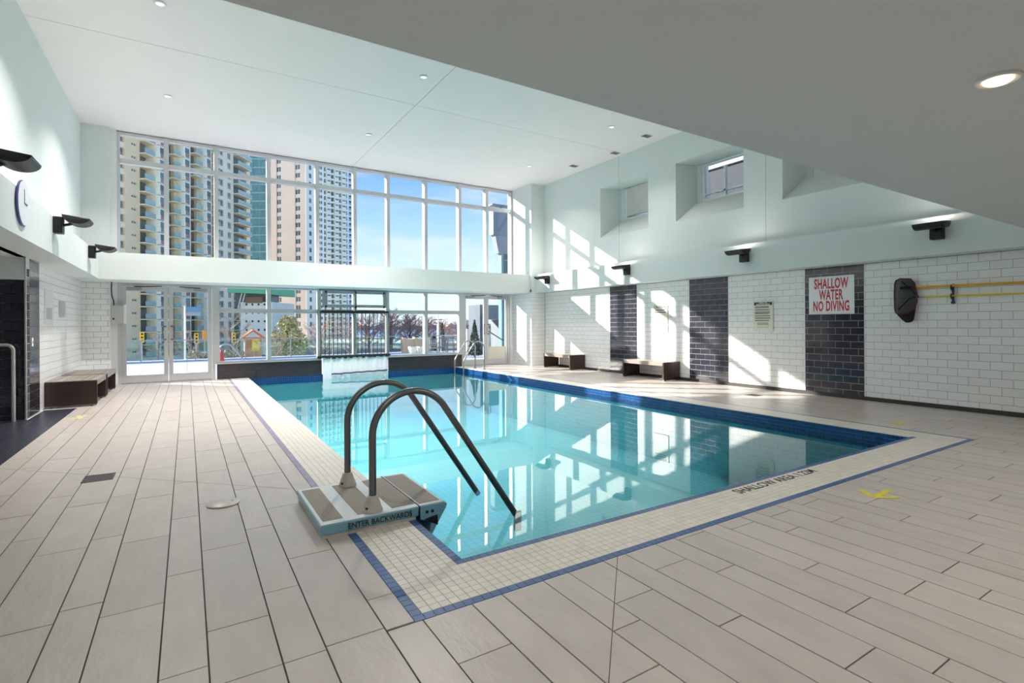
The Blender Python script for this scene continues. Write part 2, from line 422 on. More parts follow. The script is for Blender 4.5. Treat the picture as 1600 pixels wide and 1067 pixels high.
# right wall, tiled below, painted above, with three splayed window recesses
GLX = 10.92
REC = [(9.64, 11.49, 9.95, 11.10), (6.89, 8.73, 7.2, 8.42), (4.17, 6.02, 4.48, 5.7)]
RZ0, RZ1, GZ0 = 3.89, 5.335, 4.40
w = MB(); w.box(RX+.012, RX+.25, REAR, BY, -.3, ZB+.1)
wr = struct('wall_right', w, GROUT, 'right wall of white running-bond tile beneath pale mint paint', 'wall')
up = MB(); y = REAR
for y0, y1, g0, g1 in sorted(REC):
    up.box(RX, RX+.9, y, y0, ZB, ZC); y = y1
    up.box(RX, RX+.9, y0, y1, ZB, RZ0-.0); up.box(RX, RX+.9, y0, y1, RZ1, ZC)
up.box(RX, RX+.9, y, BY, ZB, ZC)
put('painted_upper_wall', up, PAINT, wr)
XE = RX+.62
for y0, y1, g0, g1 in REC:
    q = MB()
    h0, h1 = g0-.17, g1+.17
    q.add([(RX, y0, RZ0), (RX, y1, RZ0), (XE, h1, GZ0), (XE, h0, GZ0), (RX+.9, h0, GZ0), (RX+.9, h1, GZ0)], [(0, 3, 2, 1), (3, 4, 5, 2)])
    q.add([(RX, y1, RZ0), (RX, y1, RZ1), (XE, h1, RZ1), (XE, h1, GZ0)], [(0, 3, 2, 1)])
    q.add([(RX, y0, RZ0), (RX, y0, RZ1), (XE, h0, RZ1), (XE, h0, GZ0)], [(0, 1, 2, 3)])
    q.box(XE, RX+.9, g1+.04, h1+.3, RZ0, RZ1+.02); q.box(XE, RX+.9, h0-.3, g0-.04, RZ0, RZ1+.02)
    put('window_splay', q, PAINT, wr)
sm = MB()
for yy in (10.72, 6.38): sm.box(RX-.0015, RX, yy-.004, yy+.004, ZL, ZC)
put('control_joint', sm, mat('wall_joint_grey', (150, 162, 158), .8), wr)  # thin grey strips drawn for the wall joints
BANDS = [(10.07, 11.11), (7.29, 8.34), (4.54, 5.58)]
fr_r = lambda a, c, n: (RX+.012-.003*n-.0, a, c)
segs = []; y = REAR
for y0, y1 in BANDS: pass
it = []; edges = sorted(BANDS); y = -1.0
for y0, y1 in edges + [(14.3, 15)]:
    it += brickwork(y, y0, .07, ZB, .26, .1265, .0055, fr_r, TILEW, phase=.2, b_start=.07-.04); y = y1
pieces(wr, it, 300, 'tile', 'far_tiles')
for k, (y0, y1) in enumerate(BANDS):
    bk = MB().box(RX+.004, RX+.012, y0, y1, .07, ZB)
    o = struct('trim_%d' % (k+2), bk, GROUTL, ['black tile wall band between the two dark benches', 'black tile wall band beside the cream health notice', 'black tile wall band behind the red lettered sign'][k] if k else 'black tile wall band behind the second bench end nearest the window wall', 'tile band')
    pieces(o, brickwork(y0, y1, .07, ZB, .26, .1265, .007, lambda a, c, n: (RX+.004-.003*n, a, c), TILEB, phase=.35, b_start=.03), 120, 'tile', 'far_tiles')
struct('baseboard_right', MB().box(RX-.012, RX+.02, REAR, 14.3, -.02, .07), BASEB, 'dark strip along the foot of the right wall', 'baseboard')
# right bulkhead
struct('trim_5', MB().box(RB, RX+.05, REAR, BF, ZB, ZL), PAINT, 'long pale bulkhead along the right wall carrying four uplights', 'bulkhead')
# pier at the right end of the window wall
w = MB(); w.box(9.72, RX+.3, 14.312, BY+.3, -.3, ZB+.1)
pier = struct('wall_back_pier', w, GROUT, 'tiled pier at the right end of the window wall', 'wall')
put('painted_upper_pier', MB().box(9.72, RX+.05, 14.3, BY+.3, ZB, ZC), PAINT, pier)
it = brickwork(9.715, RX, .0, ZB, .26, .1265, .005, lambda a, c, n: (a, 14.312-.012*n, c), TILEW, phase=.1)
it += brickwork(14.305, BY, .0, ZB, .26, .1265, .005, lambda a, c, n: (9.72-.008*n, a, c), TILEW, phase=.4)
pieces(pier, it, 150, 'tile', 'far_tiles')
# left wall
w = MB(); w.box(LX-.25, LX-.012, 10.512, BY+.3, -.3, ZB+.1)
wl = struct('wall_left', w, GROUT, 'left wall of white glossy tile with pale mint paint above', 'wall')
put('painted_upper_wall', MB().box(LX-.25, LX, REAR, BY+.3, ZB, ZC), PAINT, wl)
it = brickwork(11.33, 15.3, .0, ZB, .26, .1265, .005, lambda a, c, n: (LX-.012+.012*n, a, c), TILEW, phase=.3)
pieces(wl, it, 300, 'tile', 'far_tiles')
bk = MB().box(LX-.02, LX-.008, 10.5, 11.33, 0, ZB)
o = struct('trim_6', bk, GROUTL, 'glossy black tile strip at the corner of the shower alcove', 'tile band')
pieces(o, brickwork(10.5, 11.33, 0, ZB, .26, .1265, .006, lambda a, c, n: (LX-.008+.008*n, a, c), TILEB, phase=.5), 120, 'tile', 'far_tiles')
w = MB(); w.box(LX-2.2, LX, 10.512, 10.7, -.3, 2.10)
wsh = struct('wall_alcove', w, GROUTL, 'black tiled back wall of the shower alcove with mint paint above', 'wall')
put('painted_upper_wall', MB().box(LX-2.2, LX, 10.503, 10.7, 2.10, 3), PAINT, wsh)
pieces(wsh, brickwork(-3.4, LX, 0, 2.09, .36, .139, .006, lambda a, c, n: (a, 10.512-.008*n, c), TILEB, phase=.3, b_start=-.06), 120, 'tile', 'far_tiles')
put('edge_strip', MB().box(LX-.006, LX+.004, 10.494, 10.512, 0, 2.5), ALUW, wsh)
struct('wall_alcove_side', MB().box(-4.2, -4.0, REAR, 10.6, -.3, 3), PAINT, 'side wall of the shower alcove', 'wall')
struct('wall_alcove_ceiling', MB().box(-4.2, LX, REAR, 10.6, 2.58, 2.8), PAINT, 'low mint ceiling of the shower alcove at left', 'ceiling')
# the strip of wall nearer the camera (beyond the picture's edge)
struct('wall_left_near', MB().box(LX-.25, LX, REAR, 4.0, -.3, ZB+.1), PAINT, 'near stretch of the left wall before the alcove', 'wall')
struct('trim_7', MB().box(LX-.1, LB, REAR, BF, ZB, 2.99), PAINT, 'long pale bulkhead along the left wall carrying the clock', 'bulkhead')
# left pillar of the window wall
w = MB(); w.box(LX-.1, -1.52, 15.312, BY+.3, -.3, ZB+.1)
pil = struct('wall_back_pillar', w, GROUT, 'shallow tiled pillar at the left end of the window wall', 'wall')
put('painted_upper_pillar', MB().box(LX-.1, -1.52, 15.3, BY+.3, ZB, ZC), PAINT, pil)
it = brickwork(LX, -1.525, 0, ZB, .26, .1265, .006, lambda a, c, n: (a, 15.312-.012*n, c), TILEW, phase=.35)
pieces(pil, it, 150, 'tile', 'far_tiles')
put('corner_strip', MB().box(-1.53, -1.512, 15.297, BY, 0, ZB), ALUW, pil)
put('window_return', MB().box(-1.52, -1.40, 15.45, BY+.3, 0, ZC), ALUW, pil)
# beam across the window wall
struct('trim_8', MB().box(LX, RX+.1, BF, BY+.12, ZB-.01, ZL), PAINT, 'broad pale beam crossing the window wall between upper and lower glass', 'beam')
# ceilings
c = MB(); g = .006
for x0, x1 in ((LX-.3, 4.15-g), (4.15+g, RX+1)):
    for y0, y1 in ((SY, 10.45-g), (10.45+g, BY+.4)): c.box(x0, x1, y0, y1, ZC, ZC+.12)
cei = struct('ceiling', c, CEIL, 'high white plaster ceiling over the pool', 'ceiling')
put('ceiling_joint', MB().box(LX-.3, RX+1, SY, BY+.4, ZC+.03, ZC+.2), mat('ceiling_joint_grey', (178, 178, 174), .9), cei)
struct('ceiling_soffit', MB().box(-4.2, RX+.9, REAR-.3, SY, ZS, ZC+.1), SOFF, 'low grey textured soffit over the near deck', 'ceiling')
struct('wall_rear', MB().box(-4.2, RX+.3, REAR-.3, REAR, -.3, ZS+.1), PAINT, 'rear wall behind the near deck', 'wall')

# ---------------------------------------------------------------- glazed wall
def frame_parts(root, x0, x1, z0, z1, mull, trans, m=ALU, w=.1, d=.16, ends=True):
    y0, y1 = BY-.02, BY-.02+d
    if ends:
        for xa in (x0, x1-w): put('jamb', MB().box(xa, xa+w, y0, y1, z0, z1), m, root)
    e_ = w if ends else 0
    put('head', MB().box(x0+e_, x1-e_, y0, y1, z1-.07, z1), m, root); put('sill', MB().box(x0+e_, x1-e_, y0, y1, z0, z0+.06), m, root)
    for xm in mull: put('mullion', MB().box(xm-w/2, xm+w/2, y0-.03, y1, z0, z1), m, root)
    cuts = [x0+w*.5] + list(mull) + [x1-w*.5]
    for zt in trans:
        for a, b in zip(cuts[:-1], cuts[1:]): put('transom', MB().box(a+w*.4, b-w*.4, y0, y1, zt-.055, zt+.055), m, root)
    zs = [z0+.03] + list(trans) + [z1-.03]
    for a, b in zip(cuts[:-1], cuts[1:]):
        for p, q in zip(zs[:-1], zs[1:]):
            put('pane', MB().add([(a, BY+.06, p), (b, BY+.06, p), (b, BY+.06, q), (a, BY+.06, q)], [(0, 1, 2, 3)]), GLASS, root)
UM = [-.42, .66, 1.90, 3.16, 4.22, 5.23, 6.46, 7.66, 8.68]
w1 = thing('window_1', 'tall upper curtain wall of ten bays above the beam', 'window', (4.15, BY, 3.0), kind='structure')
frame_parts(w1, -1.45, 9.75, ZL, ZC-.02, UM, [5.35])
w2 = thing('window_2', 'low window with white mullions between left glass doors and swim-through', 'window', (1.9, BY, .4), kind='structure')
frame_parts(w2, .62, 3.25, .40, 2.45, [1.89], [1.78])
w3 = thing('window_3', 'glazing with grey centre mullion above the swim-through opening', 'window', (4.2, BY, .5), kind='structure')
frame_parts(w3, 3.2, 5.2, .46, 2.45, [4.2], [1.78], ALUG, .09, ends=False)
w4 = thing('window_4', 'low window with white mullions between swim-through and right glass doors', 'window', (6.4, BY, .4), kind='structure')
frame_parts(w4, 5.15, 7.72, .40, 2.45, [6.45], [1.78])
def double_door(name, label, x0, x1, panel, handle_side=True):
    d = thing(name, label, 'door', ((x0+x1)/2, BY, 0), kind='structure')
    y0, y1 = BY-.02, BY+.12
    put('door_frame', ringbars(MB(), x0, x1, y0, y1, 0, 2.44, .07, .07, 0, .08), ALU, d)
    put('threshold', MB().box(x0+.07, x1-.07, y0, y1, 0, .015), ALUG, d)
    xm = (x0+x1)/2
    for a, b_, s in ((x0+.075, xm-.006, 1), (xm+.006, x1-.075, -1)):
        f = ringbars(MB(), a, b_, BY, BY+.05, .02, 2.35, .09, .09, .18, .11)
        lf = put('door_leaf', f, ALU, d)
        put('pane', MB().add([(a+.05, BY+.025, .1), (b_-.05, BY+.025, .1), (b_-.05, BY+.025, 2.3), (a+.05, BY+.025, 2.3)], [(0, 1, 2, 3)]), GLASS, lf)
        hx = b_-.045 if s > 0 else a+.045
        hy = BY-.07
        put('pull_handle', MB().tube([(hx, BY, 1.38), (hx-s*.05, hy+.02, 1.385), (hx-s*.07, hy, 1.36), (hx-s*.07, hy, 1.08), (hx-s*.05, hy+.02, 1.055), (hx, BY, 1.06)], .015, 8), STEELD, lf, smooth=True)
        cx = a+.1 if s > 0 else b_-.4
        put('door_closer', MB().box(cx, cx+.3, BY-.06, BY-.002, 2.27, 2.34), ALUG, lf)
        put('closer_arm', MB().tube([(cx+.15, BY-.07, 2.345), (cx+.15+s*.3, BY-.12, 2.35), (cx+.2+s*.5, BY-.03, 2.37)], .011, 6), BLACK, lf)
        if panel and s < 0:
            put('reflection_panel', MB().box(a+.09, b_-.09, BY+.01, BY+.04, .2, .62), mat('cream_reflection', (226, 222, 206), .5), lf)  # opaque cream stands in for a reflection low in the glass
    return d
double_door('door_1', 'aluminium double glass doors with pull handles beside left pillar', -1.40, .62, False)
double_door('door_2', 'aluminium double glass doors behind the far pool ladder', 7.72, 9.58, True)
struct('trim_9', MB().box(9.58, 9.74, BY-.05, BY+.12, 0, 2.45), ALUW, 'white filler between right doors and tiled pier', 'trim')
# slate curb below the low windows
for nm, x0, x1, lb in (('trim_10', .66, 3.25, 'dark slate curb under the window left of the swim-through'), ('trim_11', 5.2, 7.68, 'dark slate curb under the window right of the swim-through')):
    o = struct(nm, MB().box(x0, x1, BY-.06, BY+.14, -.02, .395), GROUTD, lb, 'curb')
    pieces(o, brickwork(x0, x1, 0.0, .395, .3, .2, .004, lambda a, c_, n: (a, BY-.06-.008*n, c_), DARKT), 60, 'slate_tile')
    put('curb_cap', MB().box(x0, x1, BY-.075, BY+.02, .395, .41), ALUW, o)

# ---------------------------------------------------------------- swim-through gate and curtain
sg = thing('swim_through_gate', 'dark barred gate hanging above the white curtain of the swim-through', 'gate', (4.2, 15.38, .47))
xs_ = [3.2+.02 + i*(1.98/17) for i in range(18)]
for xx in xs_:
    if abs(xx-4.2) < .04: continue
    put('bar', MB().tube([(xx, 15.40, .52), (xx, 15.40, 1.76)], .011, 6), BARS, sg, smooth=True)
b = MB().box(3.12, 5.24, 15.36, 15.44, .455, .505)
for k in range(12): b.box(3.15+k*.175+random.uniform(0, .03), 3.15+k*.175+random.uniform(.06, .15), 15.35, 15.40, .44-random.uniform(0, .02), .457)
put('bottom_rail', b, BARS, sg)
put('top_rail', MB().box(3.2, 5.2, 15.37, 15.43, 1.74, 1.80), BARS, sg)
put('centre_post', MB().box(4.165, 4.235, 15.38, 15.43, .5, 2.42), mat('sage_grey_post', (140, 152, 144), .5), sg)
hf = put('hinged_frame', ringbars(MB(), 3.27, 5.13, 15.36, 15.42, 1.9, 2.37, .13, .11, .08, .07), ALUG, sg)
for xx in (3.36, 4.2, 5.05):
    for zz in (1.92, 2.34): put('bracket', MB().box(xx-.025, xx+.025, 15.34, 15.37, zz-.03, zz+.03), BARS, hf)
# curtain with soft vertical folds
cu = thing('swim_through_curtain', 'white vinyl curtain closing the swim-through down to the water', 'curtain', (4.22, 15.36, WL))
n = 90; q = MB(); vs = []
for i in range(n+1):
    t = i/n; xx = 3.27 + 1.91*t; yy = 15.395 + .012*math.sin(t*38)+.008*math.sin(t*83+1)
    vs += [(xx, yy, .46), (xx, yy+.01*math.sin(t*20), WL-.3)]
q.add(vs, [(2*i, 2*i+1, 2*i+3, 2*i+2) for i in range(n)])
put('sheet', q, CURT, cu, smooth=True)
put('weight_bar', MB().tube([(3.5+.086*k, 15.345+.006*math.sin(k*2.1), -.015+.006*math.sin(k*1.7)+.002*k) for k in range(20)], .02, 8), mat('navy_weight_bar', (58, 62, 110), .5), cu, smooth=True)

# ---------------------------------------------------------------- right wall windows
lbs = ['splayed window with beige roller blind drawn, nearest the corner', 'splayed window with clear divided panes over the second bench', 'splayed window partly hidden by the low soffit']
for k, (y0, y1, g0, g1) in enumerate(REC):
    wn_ = thing('window_%d' % (k+5), lbs[k], 'window', (GLX, (g0+g1)/2, GZ0), kind='structure')
    fx0, fx1 = GLX-.03, GLX+.04
    put('window_frame', MB().box(fx0, fx1, g0-.04, g0+.05, GZ0, RZ1-.01).box(fx0, fx1, g1-.05, g1+.04, GZ0, RZ1-.01).box(fx0, fx1, g0+.05, g1-.05, RZ1-.06, RZ1-.01).box(fx0, fx1, g0+.05, g1-.05, GZ0, GZ0+.06), ALUW, wn_)
    put('pane', MB().add([(GLX, g0, GZ0), (GLX, g1, GZ0), (GLX, g1, RZ1), (GLX, g0, RZ1)], [(0, 1, 2, 3)]), GLASS, wn_)
    if k == 0:
        bl = put('roller_blind', MB().box(GLX-.045, GLX-.038, g0+.03, g1-.05, GZ0+.10, RZ1-.03), BLIND, wn_)
        put('hem_bar', MB().box(GLX-.05, GLX-.034, g0+.03, g1-.05, GZ0+.085, GZ0+.11), ALUG, bl)
    else:
        put('mullion', MB().box(fx0-.01, fx1, (g0+g1)/2-.03, (g0+g1)/2+.03, GZ0, RZ1-.18), ALUW, wn_)
        put('rail', MB().box(fx0-.01, fx1, g0, g1, GZ0+.15, GZ0+.19), ALUW, wn_)

# ---------------------------------------------------------------- lamps
def area(name, loc, rot, size, power, col=(1, .94, .86), parent=None):
    l = bpy.data.lights.new(name, 'AREA'); l.shape = 'DISK'; l.size = size; l.energy = power; l.color = col
    o = bpy.data.objects.new(name, l); COL.objects.link(o); o.rotation_euler = rot
    if parent is not None: o.parent = parent; o.location = Vector(loc) - origin(parent)
    else: o.location = loc
    return o
def uplight(xf, y, z, s, label, group, lit=True):
    """scoop uplight on a bulkhead face at xf; s=+1 projects to +X"""
    t = thing('wall_uplight', label, 'wall lamp', (xf, y, z), group)
    put('housing', MB().box(min(xf, xf+s*.11), max(xf, xf+s*.11), y-.085, y+.085, z-.125, z+.115), BLACK, t, bevel=.012)
    put('arm', MB().tube([(xf+s*.10, y, z+.0), (xf+s*.17, y, z+.02), (xf+s*.24, y, z+.05)], .02, 8), BLACK, t, smooth=True)
    # scoop: half-cylinder shell, axis along the wall, tipped outwards
    q = MB(); n = 14; vs = []; cx, cz = xf+s*.275, z+.115; r = .155
    for yy in (y-.19, y+.19):
        for k in range(n+1):
            a = math.pi + math.pi*k/n
            u, v = r*math.cos(a), .62*r*math.sin(a)
            c_, s_ = math.cos(.12), math.sin(.12)*(-s)
            vs.append((cx + u*c_ - v*s_, yy, cz + u*s_ + v*c_))
    m_ = n+1; fs = []
    for k in range(n): fs.append((k, k+1, m_+k+1, m_+k))
    fs.append(tuple(range(m_))[::-1]); fs.append(tuple(range(m_, 2*m_)))
    q.add(vs, fs)
    sc_ = put('scoop', q, BLACK, t, smooth=True)
    md = sc_.modifiers.new('thick', 'SOLIDIFY'); md.thickness = .006
    put('lamp_tube', MB().tube([(cx, y-.14, cz-.03), (cx, y+.14, cz-.03)], .016, 8), LAMPS, t)
    a = area('uplight_lamp', (cx, y, cz+.012), (math.pi, 0, 0), .24, LAMP_UP, parent=t)
    return t
for y, z, lb in ((14.02-.45, 2.80, 'black scoop uplight on the right bulkhead closest to the window wall'), (10.0, 2.79, 'black scoop uplight on the right bulkhead above the two benches'),
                 (6.6, 2.78, 'black scoop uplight on the right bulkhead above the cream health notice'), (3.32, 2.79, 'black scoop uplight on the right bulkhead above the net')):
    uplight(RB, y, z, -1, lb, 'uplights along the right bulkhead')
for y, z, lb in ((13.05, 2.86, 'black scoop uplight on the left bulkhead next to the beam'), (9.9, 2.87, 'black scoop uplight on the left bulkhead just beyond the clock'), (6.55, 2.87, 'black scoop uplight on the left bulkhead before the clock, cut by the frame')):
    uplight(LB, y, z, 1, lb, 'uplights along the left bulkhead')
# small round lamps of the high ceiling
for x, y, lb in ((-.31, 9.06, 'small round ceiling light near the top left, close to the soffit'), (-.31, 12.64, 'small round ceiling light above the left glass doors'), (3.80, 9.17, 'small round ceiling light above mid pool, close to the soffit'), (3.79, 12.66, 'small round ceiling light above mid pool, close to the window wall'), (8.56, 9.19, 'small round ceiling light beside the brown grilles, close to the soffit'), (8.6, 12.75, 'small round ceiling light beside the brown grilles, close to the window corner')):
    t = thing('ceiling_light', lb, 'ceiling light', (x, y, ZC), 'small lights of the high ceiling')
    put('trim_ring', MB().lathe([(.075, 0), (.085, -.012), (.06, -.022), (.052, -.012)], (x, y, ZC), 20), ALUW, t, smooth=True)
    put('lens', MB().lathe([(.05, -.010), (.05, -.014)], (x, y, ZC), 20), mat('ceiling_lens', (255, 246, 230), .4, emit=.8) if 'ceiling_lens' not in MATS else MATS['ceiling_lens'], t)
    area('ceiling_lamp', (x, y, ZC-.024), (0, 0, 0), .07, LAMP_CEIL*(.74 if x < 0 else 1.15 if x < 6 else .22), (1, .945, .90), parent=t).data.spread = R(118)
for x, y, lb in ((9.72, 9.18, 'small brown ceiling grille nearest the soffit'), (9.95, 10.55, 'small brown ceiling grille, middle of three'), (9.72, 12.05, 'small brown ceiling grille nearest the window wall')):
    t = thing('ceiling_grille', lb, 'grille', (x, y, ZC), 'brown grilles near the right wall')
    put('grille_frame', MB().box(x-.14, x+.14, y-.10, y+.10, ZC-.008, ZC), ALUW, t)
    for k in range(4): put('slat', MB().box(x-.115, x+.115, y-.075+k*.042, y-.045+k*.042, ZC-.014, ZC-.008), BROWNG, t)
# soffit lamps: one in the picture, the others added unseen to light the near deck
for x, y, lb in ((3.57, .945, 'round recessed soffit light glowing warm at top right'), (6.6, .95, None), (.5, .95, None), (3.57, -2.0, None), (6.6, -2.0, None), (.5, -2.0, None)):
    t = thing('soffit_downlight', lb or 'added unseen soffit light for the near deck', 'ceiling light', (x, y, ZS), 'soffit downlights' if lb else 'added soffit downlights out of view')
    put('trim_ring', MB().lathe([(.092, 0), (.094, -.012), (.086, -.019), (.066, -.012), (.062, -.008), (.062, 0)], (x, y, ZS), 40), ALUW, t, smooth=True)
    put('lamp_lens', MB().lathe([(.064, -.006), (.060, -.020), (.046, -.029), (.02, -.032)], (x, y, ZS), 32), LAMPM, t)
    area('soffit_lamp', (x, y, ZS-.036), (0, 0, 0), .07, LAMP_SOFFIT, (1, .95, .90), parent=t)

# ---------------------------------------------------------------- pool steps unit and near handrails
X0, X1, XN, Y0, Y1, ZT = .725, 1.405, 1.625, 3.51, 4.385, .098
st = thing('pool_step_platform', 'pale blue and white portable entry platform lettered ENTER BACKWARDS', 'pool steps', (1.1, 3.95, 0))
put('platform_body', MB().hexa([(X0+.01, Y0+.012, .022), (X1, Y0+.012, .022), (X1, Y1-.012, .022), (X0+.01, Y1-.012, .022)], [(X0, Y0, ZT-.004), (X1, Y0, ZT-.004), (X1, Y1, ZT-.004), (X0, Y1, ZT-.004)]), LIFTB, st, bevel=.008)
put('base_plinth', MB().box(X0+.012, X1-.02, Y0+.02, Y1-.02, .0008, .024), mat('grubby_white_base', (196, 190, 180), .7, noise=.15, nscale=20), st)
put('top_skin', MB().box(X0+.008, X1-.004, Y0+.008, Y1-.008, ZT-.006, ZT), LIFTW, st, bevel=.003)
for a, b_ in ((.755, .885), (.985, 1.14), (1.225, 1.395)): put('grip_tread', MB().box(a, b_, Y0+.07, Y1-.06, ZT-.001, ZT+.003), GRIP, st)
nose = [(X1+.005, ZT-.004), (XN-.02, ZT-.004), (XN, ZT-.022), (XN-.012, ZT-.05), (XN-.125, -.13), (XN-.15, -.13), (X1+.09, -.035), (X1+.005, -.0)]
put('nose_section', MB().prism(nose, lambda u, v, t: (u, t, v), Y0, Y1), LIFTB, st, bevel=.006)
put('nose_top', MB().box(X1+.008, XN-.03, Y0+.008, Y1-.008, ZT-.006, ZT), LIFTW, st)
put('grip_tread', MB().box(X1+.018, XN-.045, Y0+.05, Y1-.05, ZT-.001, ZT+.003), GRIP, st)
put('joint_gap', MB().box(X1-.001, X1+.006, Y0-.001, Y1+.001, .0, ZT-.002), BLACK, st)
for hx in (1.463, 1.505): put('bolt_hole', MB().lathe([(.0, -.001), (.012, -.001), (.012, .001)], (hx, Y0, .045), 14, 'Y'), INK, st)
put('side_vent', MB().add([(1.44, Y0-.001, -.005), (1.50, Y0-.001, .008), (1.545, Y0-.001, .012), (1.548, Y0-.001, -.065), (1.49, Y0-.001, -.035)], [(0, 4, 3, 2, 1)]), INK, st)
put('label_border', MB().box(.905, 1.345, Y0-.0006, Y0+.004, .032, .0325).box(.905, 1.345, Y0-.0006, Y0+.004, .083, .0835).box(.905, .906, Y0-.0006, Y0+.004, .032, .083).box(1.344, 1.345, Y0-.0006, Y0+.004, .032, .083), INKG, st)
text('lettering', 'ENTER BACKWARDS', .052, INK, st, (1.125, Y0-.001, .057), (1, 0, 0), (0, 0, 1), .92, .0005, .0006)
def rail(y, label, lean):
    t = thing('pool_handrail', label, 'handrail', (1.095, y, ZT), 'near pool handrails')
    cx, cz, r = 1.395, .615, .30
    pts = [(1.095, y, ZT), (1.095, y, .3), (1.095, y, .55)]
    for k in range(0, 25):
        a = math.pi - (math.pi - math.radians(34))*k/24
        pts.append((cx + r*math.cos(a), y, cz + r*math.sin(a)))
    ex, ez = pts[-1][0], pts[-1][2]
    for d in (.3, .7, 1.128): pts.append((ex+.559*d, y+lean*d, ez-.829*d))
    pts.append((ex+.559*1.17, y+lean*1.17, ez-.829*1.17))
    put('rail_tube', MB().tube(pts, .0255, 16), STEELD, t, smooth=True)
    put('anchor_collar', MB().lathe([(.068, 0), (.070, .012), (.064, .022), (.036, .105), (.0265, .11)], (1.095, y, ZT), 20), PLASTG, t, smooth=True)
    put('set_screw', MB().lathe([(.0, -.004), (.008, -.004), (.008, .004)], (1.042, y-.035, ZT+.035), 10, 'Y'), INK, t)
    if y < 4: put('pale_block', MB().box(ex+.559*1.12-.005, ex+.559*1.12+.055, y-.02, y+.02, WL-.16, WL+.006), mat('pale_block_white', (206, 214, 208), .5) if 'pale_block_white' not in MATS else MATS['pale_block_white'], t, bevel=.01)  # pale block at the waterline by the rail end
rail(4.27, 'arched stainless handrail rising from far side of the blue platform', .015)
rail(3.60, 'arched stainless handrail rising from lettered side of the blue platform', .01)
# far ladder
for y, lb in ((13.95, 'thin arched ladder rail at far pool corner, nearer the camera'), (14.55, 'thin arched ladder rail at far pool corner, nearer the glass doors')):
    t = thing('pool_ladder_rail', lb, 'handrail', (7.72, y, 0), 'far pool ladder rails')
    pts = [(7.72, y, 0), (7.72, y, .6)]
    for k in range(13):
        a = math.radians(0 + 137*k/12); pts.append((7.50+.22*math.cos(a), y, .64+.23*math.sin(a)))
    pts += [(7.09, y, .43), (7.03, y, .33), (7.01, y, .25), (7.01, y, -.8)]
    put('rail_tube', MB().tube(pts, .020, 12), STEEL, t, smooth=True)
    put('escutcheon', MB().lathe([(.05, 0), (.05, .008), (.03, .03), (.021, .032)], (7.72, y, 0), 16), STEEL, t, smooth=True)

# ---------------------------------------------------------------- benches
def bench(x0, x1, y0, y1, h, label, group):
    t = thing('slatted_bench', label, 'bench', ((x0+x1)/2, (y0+y1)/2, 0), group)
    for ya in (y0, y1-.045):
        e = put('end_panel', MB().box(x0, x1, ya, ya+.045, .035, h-.012), WOODD, t, bevel=.003)
        put('foot_rail', MB().box(x0+.01, x1-.01, ya+.004, ya+.041, .012, .055), STEELD, e)
        for xx in (x0+.08, x1-.08): put('foot', MB().lathe([(.018, 0), (.018, .014)], (xx, ya+.022, 0), 10), BLACK, e)
    front = x1 if x0 < 0 else x0
    for xa in (x0+.002, x1-.03): put('apron', MB().box(xa, xa+.028, y0+.045, y1-.045, h-.09, h-.012), SLATW, t)
    w_ = (x1-x0)
    n = 6; g = .012; sw = (w_-g*(n-1))/n
    for k in range(n): put('slat', MB().box(x0+k*(sw+g), x0+k*(sw+g)+sw, y0, y1, h-.012, h), SLATW, t, bevel=.002)
    return t
bench(LX+.005, -1.345, 11.63, 12.86, .455, 'dark slatted bench by left wall, end panel facing the shower alcove', 'benches along the left wall')
bench(LX+.005, -1.345, 13.02, 14.42, .455, 'dark slatted bench by left wall, closer to the glass doors', 'benches along the left wall')
bench(9.66, RX-.015, 8.62, 10.0, .455, 'dark slatted bench by right wall, overlapping the black tile band', 'benches along the right wall')
bench(9.66, RX-.015, 12.2, 13.55, .455, 'dark slatted bench by right wall, closest to the window corner', 'benches along the right wall')

# ---------------------------------------------------------------- signs on the right wall
XF = RX-.004
def sign_plate(name, label, y0, y1, z0, z1, m, xf=XF, cat='sign'):
    t = thing(name, label, cat, (xf, (y0+y1)/2, z0))
    put('plate', MB().box(xf-.006, xf, y0, y1, z0, z1), m, t)
    return t
t = sign_plate('pool_sign', 'white sign with red letters SHALLOW WATER NO DIVING on black tiles', 4.69, 5.50, 1.55, 2.26, SIGNW)
put('border', MB().box(XF-.0068, XF-.006, 4.70, 5.49, 1.56, 1.563), PAPERG, t)
for k, s_ in enumerate(('SHALLOW', 'WATER', 'NO DIVING')):
    text('lettering', s_, .262, RED, t, (XF-.0065, 5.095, 2.115-.212*k), (0, -1, 0), (0, 0, 1), 1, .0006, .008, width=(.61, .43, .64)[k], space=1.08)
t = sign_plate('health_notice', 'cream health regulations notice with black heading on white tiles', 6.23, 6.67, 1.225, 1.84, CREAMS)
put('heading_bar', MB().box(XF-.0068, XF-.006, 6.25, 6.65, 1.762, 1.822), INK, t)
text('lettering', 'HEALTH', .055, CREAMS, t, (XF-.007, 6.45, 1.805), (0, -1, 0), (0, 0, 1), .9, .0004, .001)
text('lettering', 'REGULATIONS', .048, CREAMS, t, (XF-.007, 6.45, 1.776), (0, -1, 0), (0, 0, 1), .95, .0004, .001)
q = MB()
for z in (1.735, 1.72, 1.705, 1.672, 1.657, 1.625, 1.61, 1.595, 1.58, 1.545, 1.53, 1.498, 1.483, 1.448, 1.433):
    q.box(XF-.0066, XF-.006, 6.28+random.uniform(0, .05), 6.63, z-.005, z+.004)
put('small_print', q, INK, t)['kind'] = 'stuff'
q = MB()
for z in (1.395, 1.38, 1.365, 1.35, 1.30): q.box(XF-.0066, XF-.006, 6.33, 6.58, z-.004, z+.004)
put('faint_print', q, INKG, t)['kind'] = 'stuff'
t = sign_plate('caution_notice', 'pale caution notice with small black heading, between two black bands', 9.0, 9.47, 1.16, 1.86, CREAMS)
